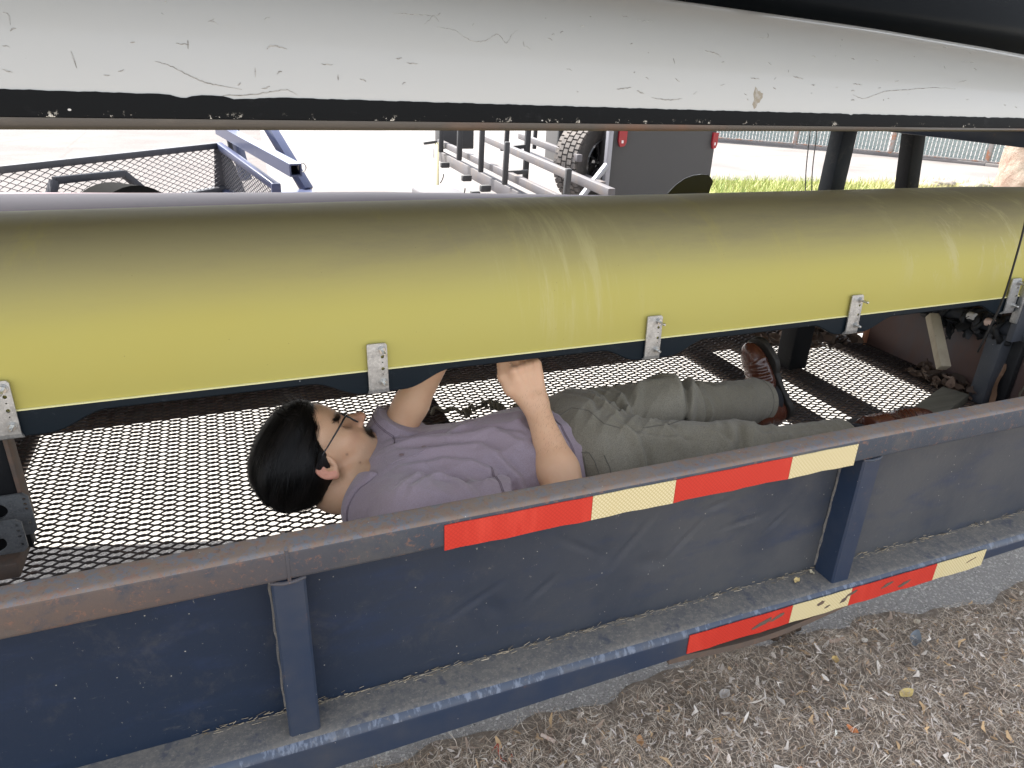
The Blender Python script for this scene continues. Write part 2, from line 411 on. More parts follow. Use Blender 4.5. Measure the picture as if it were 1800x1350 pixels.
# top rail: rounded square tube; its top face is rusted bare, its outer face still partly painted
def rail_section(y0, y1, z0, z1, r, n=4):
    pts = []
    for cx, cz, a0 in ((y1-r, z1-r, 0), (y0+r, z1-r, 90), (y0+r, z0+r, 180), (y1-r, z0+r, 270)):
        for i in range(n+1):
            a = math.radians(a0+90*i/n); pts.append((cx+r*math.cos(a), cz+r*math.sin(a)))
    return pts
def wobble_loft(sec, x0, x1, n, amp, seed):
    rings = []
    for i in range(n+1):
        x = x0+(x1-x0)*i/n
        dz = amp*math.sin(x*2.3+seed)+amp*.6*math.sin(x*5.1+seed*2)
        dy = amp*.7*math.sin(x*1.7+seed*3)
        rings.append([(x, p[0]+dy, p[1]+dz) for p in sec])
    return rings
for (a, b) in ((XL, -0.2535), (-0.2505, XR)):        # two lengths of tube welded over the upright
    mb = MB(); sec = rail_section(0.0, 0.052, 0.741, 0.801, 0.009)
    mb.loft(wobble_loft(sec, a, b, 60, 0.0006, 1.0))
    o = mb.build('top_rail', RAILF, trailer, smooth=60)
    o.data.materials.append(RUST)
    for pl in o.data.polygons:
        if pl.normal.z > 0.35: pl.material_index = 1
mb = MB(); mb.box(-0.2548, -0.2492, -0.0009, 0.0530, 0.7400, 0.8018, 0.0008); o = mb.build('weld_seam', RAILF, trailer)
o.data.materials.append(RUST)
for pl in o.data.polygons:
    if pl.normal.z > .35: pl.material_index = 1
# skirt panels between the uprights
ups = [-1.55, -0.254, 0.978, 2.21]
dent = [(0.30, .63, .05, .012, -.6), (0.36, .60, .03, .06, .3), (0.42, .62, .06, .014, .9), (.08, .56, .05, .012, .5), (.12, .53, .03, .03, -.9),
        (.55, .59, .05, .012, .8), (.62, .66, .03, .012, .2), (.22, .55, .035, .012, .7), (.70, .60, .05, .01, .1), (.47, .55, .03, .03, -.2), (.8, .58, .03, .01, .7)]
def panel_y(x, z):
    y = 0.058+0.002*math.sin(x*3.3+1)*math.sin(z*7)
    for dx, dz, l, w, an in dent:
        u = (x-dx)*math.cos(an)+(z-dz)*math.sin(an); v = -(x-dx)*math.sin(an)+(z-dz)*math.cos(an)
        q = (u/l)**2+(v/w)**2
        if q < 6: y += 0.0035*math.exp(-q)*math.cos(v/w*2.2)
    return y
bounds = [XL]+ups+[XR]
for a, b in zip(bounds[:-1], bounds[1:]):
    fine = -0.3 < a < 0.9
    nxp, nzp = (200, 56) if fine else (30, 12)
    px = np.linspace(a, b, nxp+1); pz = np.linspace(0.385, 0.746, nzp+1)
    V = [(x, panel_y(x, z), z) for z in pz for x in px]
    F = [(j*(nxp+1)+i, j*(nxp+1)+i+1, (j+1)*(nxp+1)+i+1, (j+1)*(nxp+1)+i) for j in range(nzp) for i in range(nxp)]
    k = len(V); V += [(x, 0.064, z) for z in (0.385, 0.746) for x in (a, b)]
    F += [(k, k+1, k+3, k+2)]
    np_mesh('side_panel', V, F, NAVY, trailer)
for x in ups:
    mb = MB(); w = 0.0265
    sec = [(x-w, 0.058), (x+w, 0.058), (x+w, 0.006), (x+w-0.004, 0.002), (x-w+0.004, 0.002), (x-w, 0.006)]
    A = [(p[0], p[1], 0.7415) for p in sec]
    B = [(p[0], p[1]-0.004, 0.404 if p[1] > .03 else 0.395) for p in sec]
    mb.loft([A, B]); mb.build('upright', NAVY2, trailer, smooth=40)
    mb = MB(); mb.tube([(x-w, 0.006, 0.7395), (x-w*.3, 0.0005, 0.7385), (x+w*.4, 0.0005, 0.7395), (x+w, 0.006, 0.740)], 0.0032, 8); mb.build('weld_bead', RAILF, trailer)
    mb = MB()
    zz = np.linspace(0.42, 0.735, 15)
    mb.tube([(x-w-0.001+0.0012*math.sin(z*90), 0.0565, z) for z in zz], [0.0028+0.0008*math.sin(z*130+x) for z in zz], 6); mb.build('weld_bead', SILL, trailer)
# sill channel: rounded nose, slightly tapering height as on the real thing
def sill_ring(x):
    zb = 0.326+0.0235*(x+0.21) if x > -0.21 else 0.326
    zt = 0.408; yf = -0.0235; r = 0.021
    pts = [(0.064, zt), (yf+r, zt)]
    for i in range(1, 7):
        a = math.radians(90+90*i/6); pts.append((yf+r+r*math.cos(a), zt-r+r*math.sin(a)))
    pts += [(yf, zb), (yf+0.006, zb), (yf+0.006, zt-0.024), (0.064, zt-0.006)]
    return [(x, p[0], p[1]+0.0008*math.sin(x*4)) for p in pts]
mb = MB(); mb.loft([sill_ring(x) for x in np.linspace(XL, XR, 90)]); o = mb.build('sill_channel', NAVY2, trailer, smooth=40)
o.data.materials.append(SILL); o.data.materials.append(WORN_HL)
for pl in o.data.polygons:
    if pl.normal.z > 0.90: pl.material_index = 1
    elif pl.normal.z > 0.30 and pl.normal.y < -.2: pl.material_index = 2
# bent strip hanging below the sill near its right tape
mb = MB()
pts = [(0.50+0.55*t, -0.013, 0.3375+0.02*t-0.028*math.sin(math.pi*min(1, t*1.02))**1.3) for t in np.linspace(0, 1, 24)]
for dz in (0,): mb.loft([[(x, y-0.006, z+0.004), (x, y+0.02, z+0.004), (x, y+0.02, z-0.012), (x, y-0.006, z-0.013)] for x, y, z in pts])
mb.build('bent_strip', DARKST, trailer)
# tapes
segs = [(0.0, .2794, 'r'), (.2794, .4572, 'w'), (.4572, .7366, 'r'), (.7366, .9144, 'w')]
for dx, yy, zt, sl in ((0.0, -0.0016, 0.7905, 0.0), (0.537, -0.0251, 0.400, 0.0)):
    for a, b, c in segs:
        mb = MB(); g = 0.0004
        n = 10
        rings = []
        for i in range(n+1):
            x = a+dx+g+(b-a-2*g)*i/n
            rip = 0.0007*math.sin(x*40)+0.0004*math.sin(x*93)
            rings.append([(x, yy-.0006, zt+rip*.6), (x, yy+.0010, zt+rip*.6), (x, yy+.0010, zt-.0508+rip), (x, yy-.0012+rip*.6, zt-.0508+rip)])
        mb.loft(rings); mb.build('reflective_tape', REDT if c == 'r' else WHITET, trailer, smooth=40)
# scraped patches on the lower tape
for k, (x, z, w, h) in enumerate([(.735, .374, .030, .0055), (.775, .380, .018, .005), (1.112, .381, .017, .0045), (1.172, .368, .019, .0045), (.902, .384, .010, .005), (.975, .372, .010, .006), (.995, .386, .016, .004), (.925, .367, .009, .003), (1.40, .380, .015, .0012)]):
    n_p = 14; pts = []
    for i in range(n_p):
        a = 2*math.pi*i/n_p; r = 1+.45*(hashn(k*17+i)-.5)*2*.7
        u, v = math.cos(a)*w*r, math.sin(a)*h*r; pts.append((x+u, -.0270, z+v+.32*u))
    mb = MB(); A = pts; B = [(p[0], -.0255, p[2]) for p in pts]; mb.loft([A, B]); mb.build('tape_scrape', DARKST, trailer, smooth=0)
# floor: cross members, spine, expanded metal
FZ = 0.57
for x, w in ((-2.1, .08), (-0.85, .10), (0.215, .075), (1.285, .09), (1.50, .095), (1.93, .13)):
    mb = MB(); mb.box(x-w/2, x+w/2, 0.062, 1.082, 0.538, FZ-0.0075, 0.004); mb.build('cross_member', DARKST, trailer)
mb = MB(); mb.box(XL, XR, 1.085, 1.275, 0.528, FZ-0.0085, 0.005); mb.build('far_frame_beam', DARKST, trailer)
LWD, SWD = 0.0465, 0.0205
X0, X1, Y0, Y1 = -1.7, 1.99, 0.064, 1.27
ncell = int((X1-X0)/LWD); nrow = int((Y1-Y0)/(SWD/1.0))
prof = [(-.5, 0), (-.43, 0), (-.065, 1), (.065, 1), (.43, 0)]     # bond, slope, bond, slope
line = np.array([((i+u+.5)*LWD+X0, h) for i in range(ncell) for u, h in prof])
nP = len(line); Vs = []; Fs = []; off = 0
sw, sh = 0.0022, 0.0020
for r in range(nrow*2):
    ph = r % 2
    y = Y0+r*SWD/2
    yy = y+(line[:, 1] if ph == 0 else 1-line[:, 1])*(SWD/2)
    zz = FZ-0.003+(line[:, 1]*0.0014 if ph == 0 else -line[:, 1]*0.0014)
    c = np.stack([line[:, 0], yy, zz], -1)
    ring = np.stack([c+np.array([0, -sw, -sh*.6]), c+np.array([0, sw*.5, -sh*1.3]), c+np.array([0, sw, sh*.6]), c+np.array([0, -sw*.5, sh*1.3])], 1)
    Vs.append(ring.reshape(-1, 3))
    i = np.arange(nP-1)[:, None]*4+off
    for k in range(4): Fs.append(i+np.array([[k, (k+1) % 4, 4+(k+1) % 4, 4+k]]))
    off += nP*4
tag(np_mesh('mesh_floor', np.concatenate(Vs), np.concatenate(Fs), MESHM, trailer, smooth=0), kind='stuff')
# wheels and jack carrying the frame, beyond the left and right of the view
for y in (0.30, 1.05):
    mb = MB(); mb.cyl((-2.15, y-.09, 0.30), (-2.15, y+.09, 0.30), 0.30, n=36)
    bmesh.ops.bevel(mb.bm, geom=[e for e in mb.bm.edges if len(e.link_faces) == 2 and any(len(f.verts) > 4 for f in e.link_faces)], offset=.03, segments=3, affect='EDGES')
    w_ = mb.build('wheel', RUBBER, trailer, smooth=40)
    mb = MB(); mb.cyl((-2.15, y-.095, 0.30), (-2.15, y+.095, 0.30), 0.15, n=24); mb.build('hub', GALV, w_, smooth=40)
mb = MB(); mb.cyl((-2.15, .18, .30), (-2.15, 1.17, .30), .03, n=14); mb.beam((-2.15, .40, .32), (-2.15, .40, .545), .07, .05); mb.beam((-2.15, .95, .32), (-2.15, .95, .545), .07, .05); mb.build('axle', DARKST, trailer)
mb = MB(); mb.cyl((3.30, .60, .012), (3.30, .60, .54), .03, n=16); mb.cyl((3.30, .60, 0.0), (3.30, .60, .014), .09, n=20); mb.build('jack', DARKST, trailer, smooth=40)
mb = MB(); mb.box(3.22, 3.38, .062, 1.082, .538, .5625, .004); mb.build('cross_member', DARKST, trailer)
# front plate
mb = MB(); mb.box(1.965, 1.995, 0.064, 0.912, 0.505, 0.985, 0.004); mb.build('front_plate', PLATE, trailer)
mb = MB(); mb.box(1.955, 2.005, 0.914, 0.930, 0.505, 0.985, 0.003); mb.build('plate_edge', mat('sunlit_rust_edge', (0.55, 0.24, 0.13), 0.6, layers=[('rough', 30, .5, .7, (.3, .14, .08), .6)]), trailer)  # sunlight on the plate's edge, painted in as bright orange
# rack: posts, arms and the padded cradle at the right
mb = MB(); mb.box(1.475, 1.555, 0.785, 0.855, FZ-0.006, 0.95, 0.006); mb.build('rack_post', BLACKP, trailer)
mb = MB(); mb.beam((1.825, 1.12, 0.565), (1.835, 1.12, 1.40), 0.066, 0.066, 0.006, up=(0, 1, 0)); mb.build('rack_post', mat('grey_navy_post', (.014, .017, .023), .5, spec=.2, layers=[('rough', 20, .5, .7, (.05, .048, .045), .6)]), trailer)
mb = MB(); mb.beam((2.31, 1.12, 0.565), (2.165, 1.12, 1.40), 0.062, 0.062, 0.006, up=(0, 1, 0)); mb.build('rack_post', BLACKP, trailer)
mb = MB(); mb.box(1.885, 1.935, 0.372, 0.425, FZ-0.005, 0.80, 0.005); mb.build('rack_post', NAVY, trailer)
mb = MB(); mb.box(1.9355, 1.962, 0.34, 0.43, FZ-0.004, 0.79, 0.008); mb.build('foam_pad', RUBBER, trailer)
mb = MB(); mb.cyl((1.91, 0.20, 0.822), (1.91, 0.95, 0.800), 0.024, n=18); mb.build('cradle_arm', NAVY, trailer)
mb = MB(); mb.box(1.845, 1.90, 0.325, 0.345, 0.80, 1.00, 0.004); mb.build('boat_stop', NAVY, trailer)
mb = MB(); mb.box(1.835, 1.8435, 0.325, 0.345, 0.86, 0.985, 0.002); mb.build('stop_liner', GALV, trailer)
def rag(cx, cy, cz, w, ln, yaw, seed):
    """a torn flap of rubber sheet hanging from the arm"""
    rings = []
    for i in range(6):
        t = i/5; a = yaw+.5*math.sin(seed*3+t*2.5)
        ww = w*(1-.75*t**2)*(1+.25*math.sin(seed*7+t*9)); sway = .014*math.sin(seed*5+t*3.2)
        c = Vector((cx+sway*math.cos(a+1.5)-.012*t*math.sin(seed), cy+sway*math.sin(a+1.5), cz-ln*t))
        d = Vector((math.cos(a), math.sin(a), .25*math.sin(seed*2)))*ww*.5; e = Vector((-math.sin(a), math.cos(a), 0))*.0018
        rings.append([c-d-e, c+d-e, c+d+e, c-d+e])
    return rings
for k in range(34):
    s_ = k*1.37; y = 0.40+.255*hashn(k*1.7); ph = 6.28*hashn(k*2.3)
    mb = MB(); mb.loft(rag(1.905+.030*math.cos(ph)-.012, y, .812-.03*(y-.4)+.022*math.sin(ph), .022+.030*hashn(k*3.1), .020+.075*hashn(k*5.3)**2, 1.2+2.4*hashn(k*7.7), s_)); mb.build('rubber_flap', RUBBER, trailer, smooth=50)
for k in range(9):
    y0_ = 0.41+.22*hashn(k*9.1); pts = []
    for i in range(15):
        t = i/14; ph = 1.2*k+t*(5+2*hashn(k*4.))
        rr = .031+.012*hashn(k+i*.37)
        pts.append((1.905+rr*math.cos(ph), y0_+.035*t*(1 if k % 2 else -1)+.006*math.sin(i*1.7), .810-.03*(y0_-.4)+rr*math.sin(ph)))
    mb = MB(); mb.tube(pts, [.006+.006*hashn(k*2+i*.71) for i in range(15)], 6); mb.build('rubber_wrap', RUBBER, trailer, smooth=60)
for y, m_ in ((0.43, (.62, .45, .38)), (0.49, (.6, .58, .55)), (0.60, (.45, .28, .18))):
    mb = MB(); mb.cyl((1.872, y, 0.828), (1.868, y-0.022, 0.832), 0.013, 0.011, 12); mb.build('pipe_end', mat('pipe_end_%d' % int(y*100), m_, .5), trailer)
# left rack foot with perforated rigger plates
mb = MB(); mb.box(-0.86, -0.70, 0.44, 0.47, 0.60, 0.93, 0.004); mb.build('rack_bracket', BLACKP, trailer)
mb = MB(); mb.box(-0.70, -0.692, 0.435, 0.475, 0.66, 0.93, 0.002); mb.build('bracket_edge', DARKST, trailer)
mb = MB(); mb.box(-0.84, -0.72, 0.395, 0.50, FZ-.004, 0.60, 0.004); mb.build('rack_foot', DARKST, trailer)
def perforated(x0, x1, y, z0, z1, hole, name, small):
    """upright plate with one big oval cut-out and rows of bolt holes, built as a triangulated outline"""
    b = bmesh.new()
    def loop(pts):
        vs = [b.verts.new((p[0], 0, p[1])) for p in pts]
        return [b.edges.new((vs[i], vs[(i+1) % len(vs)])) for i in range(len(vs))]
    c = 0.008
    es = loop([(x0+c, z0), (x1-c, z0), (x1, z0+c), (x1, z1-c), (x1-c, z1), (x0+c, z1), (x0, z1-c), (x0, z0+c)])
    hx, hz, rx, rz = hole
    es += loop([(hx+rx*math.cos(t), hz+rz*math.sin(t)) for t in np.linspace(0, 2*math.pi, 25)[:-1]])
    for sx, sz in small: es += loop([(sx+.0034*math.cos(t), sz+.0034*math.sin(t)) for t in np.linspace(0, 2*math.pi, 9)[:-1]])
    bmesh.ops.triangle_fill(b, use_beauty=True, use_dissolve=False, edges=es)
    bmesh.ops.recalc_face_normals(b, faces=b.faces)
    r = bmesh.ops.extrude_face_region(b, geom=list(b.faces))
    for v in r['geom']:
        if isinstance(v, bmesh.types.BMVert): v.co.y += 0.005
    for v in b.verts: v.co.y += y
    mb = MB(); mb.merge(b); return mb.build(name, GALV_SHADED, trailer, smooth=0)
GALV_SHADED = mat('shaded_galvanised', (.16, .165, .168), .55, metal=.5, layers=[('rough', 60, .45, .65, (.09, .092, .095), .8), ('noise', 200, .5, .65, (.24, .24, .24), .5)])  # darker copy of the galvanised steel, with shade put into its colour
perforated(-0.80, -0.682, 0.425, 0.64, 0.73, (-0.745, 0.70, .026, .018), 'perforated_plate', [(-.690, .718), (-.690, .707), (-.690, .696), (-.690, .665)])
perforated(-0.80, -0.692, 0.385, 0.63, 0.70, (-0.752, .655, .03, .021), 'perforated_plate', [(-.700, .688), (-.700, .676), (-.700, .664), (-.700, .645)])
mb = MB(); mb.cyl((-.80, .41, .705), (-.735, .41, .708), .008, n=12); mb.build('bolt', BRIGHT, trailer)
# dirt and needles lying in the angle of the sill
n = 620
bx = rng.uniform(-0.45, 2.0, n); hz = rng.random(n)**3
by = 0.056-0.012*rng.random(n)**2; bz = 0.409+0.010*hz
a = rng.normal(0, 0.5, n); L = rng.uniform(.004, .018, n); w = rng.uniform(.0004, .0009, n)
V = np.stack([np.stack([bx-np.cos(a)*L/2, by-np.sin(a)*L/4, bz-w], -1), np.stack([bx+np.cos(a)*L/2, by+np.sin(a)*L/4, bz-w+.003*hz], -1),
              np.stack([bx+np.cos(a)*L/2, by+np.sin(a)*L/4, bz+w+.003*hz], -1), np.stack([bx-np.cos(a)*L/2, by-np.sin(a)*L/4, bz+w], -1)], 1)
tag(np_mesh('trapped_debris', V.reshape(-1, 3), np.arange(n)[:, None]*4+np.array([[0, 1, 2, 3]]), litter_m, trailer, smooth=0,
            colors=tints(n, 4, [(.35, .29, .2), (.45, .38, .28), (.2, .16, .11), (.3, .26, .2)])), kind='stuff')
# ================================================================== rowing shells
def hull_point(P, x, t):
    """t: 0 at the near gunwale, 1 at the far one"""
    b, d, yn = P['b'](x), P['d'](x), P['yn'](x)
    a = math.pi*t; n = P.get('n', 2.25)
    c, s = math.cos(a), math.sin(a)
    y = yn+b-b*math.copysign(abs(c)**(2/n), c)
    z = P['zg'](x)+d*abs(s)**(2/n)
    if 'keel' in P:                                   # slightly peaked keel
        z += P['keel']*math.exp(-((t-.5)/.05)**2)
    return Vector((x, y, z))
def build_hull(P, x0, x1, nx_, m, parent, th=0.012, nt=56):
    rings = []
    for x in np.linspace(x0, x1, nx_):
        out = [hull_point(P, x, t) for t in np.linspace(0, 1, nt)]
        b, d, yn = P['b'](x), P['d'](x), P['yn'](x)
        inn = []
        for p in out[::-1]:
            cy, cz = yn+b, P['zg'](x)
            k = 1-th/max(0.03, min(b, d))
            inn.append(Vector((x, cy+(p.y-cy)*k, cz+(p.z-cz)*k)))
        rings.append(out+inn)
    mb = MB(); mb.loft(rings); return mb.build('hull', m, parent, smooth=50)
def lerp(xs, ys): return lambda x: float(np.interp(x, xs, ys))

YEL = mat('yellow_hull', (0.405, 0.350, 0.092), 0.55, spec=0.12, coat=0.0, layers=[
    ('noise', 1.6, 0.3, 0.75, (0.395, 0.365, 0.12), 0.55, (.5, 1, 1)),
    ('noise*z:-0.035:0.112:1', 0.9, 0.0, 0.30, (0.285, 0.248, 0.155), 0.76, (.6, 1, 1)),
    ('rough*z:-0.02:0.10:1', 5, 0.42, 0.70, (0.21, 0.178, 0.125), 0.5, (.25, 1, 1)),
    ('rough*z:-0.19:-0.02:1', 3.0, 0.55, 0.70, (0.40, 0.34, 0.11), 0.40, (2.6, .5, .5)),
    ('rough*x:-0.42:-0.30:1*x:0.02:-0.12:1*z:-0.19:-0.03:1', 5.0, 0.46, 0.64, (0.46, 0.41, 0.20), 0.55, (3.2, .35, .35)),
    ('rough*x:0.70:0.85:1*x:1.6:1.3:1*z:-0.12:0.0:1', 7.0, 0.52, 0.62, (0.44, 0.39, 0.20), 0.6, (1.6, .5, .5)),
    ('rough', 55, 0.66, 0.76, (0.30, 0.24, 0.09), 0.5), ('cell', 38, 0.035, 0.02, (0.10, 0.08, 0.05), 0.7)],
    bump=('noise', 3, 0.06, 0.02))
TRIM = mat('dark_navy_trim', (0.007, 0.012, 0.017), 0.45, spec=.18, layers=[('rough', 30, 0.58, 0.72, (0.05, 0.06, 0.07), 0.6), ('cell', 26, 0.03, 0.015, (0.5, 0.5, 0.48), 0.9)])
yellow = thing('rowing_shell', 'dusty yellow upside-down rowing shell resting over the lying person', 'rowing shell', (0.6, 0.62, 1.08))
PY = dict(b=lerp([-4, 0, 2, 6], [.285, .285, .28, .05]), d=lerp([-4, 0, 2, 6], [.264, .264, .254, .15]),
          yn=lerp([-4, 0.8, 2, 6], [.332, .332, .345, .60]), zg=lambda x: 0.941, n=2.35)
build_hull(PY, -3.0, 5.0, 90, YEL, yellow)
BX = [-1.27, -0.655, -0.036, 0.588, 1.19, 1.795]
def strip_bottom(x):
    z = 0.925
    for b in BX:
        u = abs(x-b-0.012)
        if u < 0.155:
            k = 1.0 if u < 0.042 else 0.5+0.5*math.cos(math.pi*min(1, (u-0.042)/0.098))
            z = min(z, 0.925-0.033*k)
    return z
xs_ = np.linspace(-3.0, 3.6, 660)
for nm, off, s in (('gunwale', 0.0, 1), ('gunwale', 0.0, -1)):
    rings = []
    for x in xs_:
        yn = PY['yn'](x) if s == 1 else PY['yn'](x)+2*PY['b'](x)
        zb = strip_bottom(x)
        rings.append([(x, yn-0.003*s, 0.9415), (x, yn-0.0035*s, zb+.003), (x, yn-0.001*s, zb), (x, yn+0.010*s, zb), (x, yn+0.012*s, 0.9405)])
    mb = MB(); mb.loft(rings); mb.build(nm, TRIM, yellow, smooth=40)
mb = MB(); mb.loft([[(x, PY['yn'](x)-0.0042, 0.9425), (x, PY['yn'](x)-0.0042, 0.9403), (x, PY['yn'](x)+0.002, 0.9403), (x, PY['yn'](x)+.002, .9425)] for x in np.linspace(-3, 3.6, 60)])
mb.build('pinstripe', mat('pale_yellow_edge', (.72, .68, .36), .4), yellow)
for k, bx_ in enumerate(BX):
    y = PY['yn'](bx_)-0.0125
    # plate with a column of holes, foot curling under the gunwale
    b = bmesh.new()
    w0, w1, z0, z1 = bx_-0.0195, bx_+0.0195, 0.903, 0.997
    es = []
    def loop(pts):
        vs = [b.verts.new((p[0], 0, p[1])) for p in pts]
        for i in range(len(vs)): es.append(b.edges.new((vs[i], vs[(i+1) % len(vs)])))
    loop([(w0, z0), (w1, z0), (w1, z1-.004), (w1-.004, z1), (w0+.002, z1), (w0, z1-.002)])
    hx = bx_+0.0095
    for hz, r in ((0.970, .0033), (0.959, .0014), (0.946, .0034), (0.935, .0012)):
        loop([(hx+r*math.cos(t), hz+r*math.sin(t)) for t in np.linspace(0, 2*math.pi, 11)[:-1]])
    bmesh.ops.triangle_fill(b, use_beauty=True, use_dissolve=False, edges=es)
    bmesh.ops.recalc_face_normals(b, faces=b.faces)
    r = bmesh.ops.extrude_face_region(b, geom=list(b.faces))
    for v in r['geom']:
        if isinstance(v, bmesh.types.BMVert): v.co.y += 0.0035
    for v in b.verts: v.co.y += y+ (v.co.z-0.94)*0.10*(1 if v.co.z > .94 else 0)
    mb = MB(); mb.merge(b)
    mb.loft([[(w0, y+.0002, .9034), (w1, y+.0002, .9034), (w1, y+.0035, .9034), (w0, y+.0035, .9034)],
             [(w0-.001, y+.001, .896), (w1+.001, y+.001, .896), (w1+.001, y+.006, .8985), (w0-.001, y+.006, .8985)],
             [(w0-.001, y+.006, .8925), (w1+.001, y+.006, .8925), (w1+.001, y+.010, .8955), (w0-.001, y+.010, .8955)],
             [(w0, y+.030, .8915), (w1, y+.030, .8915), (w1, y+.030, .8945), (w0, y+.030, .8945)]])
    br = mb.build('rigger_bracket', GALV, yellow, smooth=30)
    for hz, ln in ((0.984, 0.024), (0.918, 0.015)):
        yo = y+(hz-0.94)*0.10*(1 if hz > .94 else 0)
        mb = MB(); mb.cyl((hx, yo+.004, hz), (hx, yo-ln, hz), .0031, n=12); mb.cyl((hx, yo-ln, hz), (hx, yo-ln-.002, hz), .0031, .0018, 12)
        bo = mb.build('bolt', BRIGHT, br)
        mb = MB(); mb.cyl((hx, yo-.0001, hz), (hx, yo-.0055, hz), .0064, n=6); mb.build('nut', BRIGHT, br, smooth=0)
        mb = MB(); mb.cyl((hx, yo+.0008, hz), (hx, yo-.0012, hz), .0080, n=18); mb.build('washer', GALV, br)

# pale pink-lilac shell on the far side, stern fin upward
LIL = mat('lilac_hull', (0.150, 0.092, 0.104), 0.5, spec=.2, layers=[('rough', 9, .5, .75, (.09, .07, .08), .5), ('cell', 20, .03, .015, (.15, .12, .12), .8)])
lilac = thing('rowing_shell', 'pale lilac rowing shell lying upside down behind the yellow hull', 'rowing shell', (0.2, 1.3, 0.9))
PL = dict(b=lerp([-4, -1.4, -.5, 1.2, 2.6], [.50, .48, .35, .20, .02]), d=lerp([-4, -1, 0.2, 1.2, 2.6], [.186, .182, .176, .150, .05]),
          yn=lerp([-4, -1, 1.2, 2.6], [1.02, 1.03, 1.10, 1.28]), zg=lambda x: 0.925, n=2.0)
build_hull(PL, -3.2, 2.6, 60, LIL, lilac)
mb = MB(); mb.loft([[(x, PL['yn'](x)+2*PL['b'](x)*k-0.006+.012*(k), .935), (x, PL['yn'](x)+2*PL['b'](x)*k-0.006, .895), (x, PL['yn'](x)+2*PL['b'](x)*k+.006, .895), (x, PL['yn'](x)+2*PL['b'](x)*k+.008, .935)] for k in (0,) for x in np.linspace(-3.2, 2.5, 40)])
mb.build('gunwale', TRIM, lilac)
fo = [(x_+.055, z_f-.006) for x_, z_f in [(1.160, 1.035), (1.185, 1.093), (1.215, 1.122), (1.250, 1.144), (1.285, 1.155), (1.320, 1.158), (1.350, 1.156), (1.366, 1.146), (1.371, 1.136), (1.377, 1.135), (1.376, 1.118), (1.370, 1.116), (1.366, 1.085), (1.364, 1.035)]]
mb = MB(); mb.prism(fo, 'y', 1.297, 1.303)
bmesh.ops.bevel(mb.bm, geom=list(mb.bm.edges), offset=0.0015, segments=1, affect='EDGES')
mb.build('fin', mat('smoked_olive_fin', (.035, .033, .015), .3), lilac, smooth=20)

# white shell above
WHT = mat('white_hull', (0.425, 0.422, 0.400), 0.36, spec=0.5, coat=0.25, layers=[
    ('noise', 1.1, 0.35, 0.7, (0.42, 0.415, 0.385), 0.7), ('rough', 4, 0.60, 0.78, (0.40, 0.375, 0.32), 0.5, (.35, 1, 1)),
    ('rough', 26, 0.685, 0.72, (0.20, 0.185, 0.16), 0.7, (.45, 1, 1.3)), ('rough', 60, 0.70, 0.74, (0.14, 0.13, 0.12), 0.7, (.35, 1, 1)),
    ('cell', 13, 0.030, 0.015, (0.16, 0.14, 0.11), 0.8)], bump=('noise', 2.5, 0.05, 0.02))
white = thing('rowing_shell', 'scuffed white upside-down rowing shell on the upper rack, closest overhead', 'rowing shell', (0.4, 0.6, 1.4))
PW = dict(b=lerp([-4, .5, 1.8, 5], [.37, .35, .30, .08]), d=lerp([-4, -.6, .6, 1.2, 1.8, 5], [.27, .262, .228, .200, .160, .05]),
          yn=lerp([-4, 1.6, 5], [.25, .25, .5]), zg=lambda x: 1.412, n=2.1)
build_hull(PW, -3.2, 4.0, 90, WHT, white)
BSTR = mat('chipped_black_stripe', (0.005, 0.0055, 0.006), 0.5, spec=0.12, layers=[
    ('rough*z:0.016:0.006:1', 46, 0.60, 0.62, (0.60, 0.56, 0.48), 0.95), ('cell', 17, 0.045, 0.03, (0.6, 0.58, 0.54), 0.95, (1, 1, 1.5)), ('rough', 12, 0.55, 0.72, (0.03, 0.03, 0.032), 0.6)])
rings = []
for x in np.linspace(-3.2, 3.2, 900):
    w = float(np.interp(x, [-.6, 0, .6, 1.6], [.034, .029, .0245, .021]))
    j = 0.0002*math.sin(x*71)+0.0003*math.sin(x*173)+0.0002*math.sin(x*411)
    for c, wd, dp in ((-0.315, .012, .005), (-0.245, .010, .004), (-0.222, .02, .003), (0.95, .004, .003), (1.36, .003, .006)):
        j -= dp*math.exp(-((x-c)/wd)**2)
    yn = PW['yn'](x)
    zt = 1.406+w+j
    p = [hull_point(PW, x, t) for t in (0.0, 0.01, 0.03)]
    yt = float(np.interp(zt, [q.z for q in p], [q.y for q in p]))
    rings.append([(x, yt-0.0016, zt), (x, yn-0.0022, 1.418), (x, yn-0.0025, 1.4055), (x, yn+0.004, 1.4045), (x, yn+0.008, zt)])
mb = MB(); mb.loft(rings); mb.build('gunwale_stripe', BSTR, white, smooth=40)
LIP = mat('weathered_wood_lip', (0.085, 0.075, 0.064), 0.45, layers=[('noise', 1.1, .56, .66, (.20, .085, .045), .6), ('rough', 20, .5, .7, (.16, .135, .105), .5, (.2, 1, 1))])  # weathered wood; the orange patches are a reflection painted into the colour
for far in (0, 1):
    rings = []
    for x in np.linspace(-3.2, 3.6, 80):
        y = PW['yn'](x)+2*PW['b'](x)*far; s = -1 if far else 1
        h = float(np.interp(x, [-.6, .5, 1.2, 1.6], [.0165, .012, .0085, .006]))
        rings.append([(x, y-0.001*s, 1.4045), (x, y-0.0015*s, 1.4045-h*.55), (x, y+.004*s, 1.4045-h), (x, y+.022*s, 1.4045-h), (x, y+.026*s, 1.4045-h*.5), (x, y+.026*s, 1.4044)])
    mb = MB(); mb.loft(rings); mb.build('gunwale_lip', LIP, white, smooth=60)
SCUFF = mat('dark_scuff', (0.20, 0.19, 0.17), 0.9, layers=[('rough', 110, .40, .56, (.40, .39, .36), .95)])
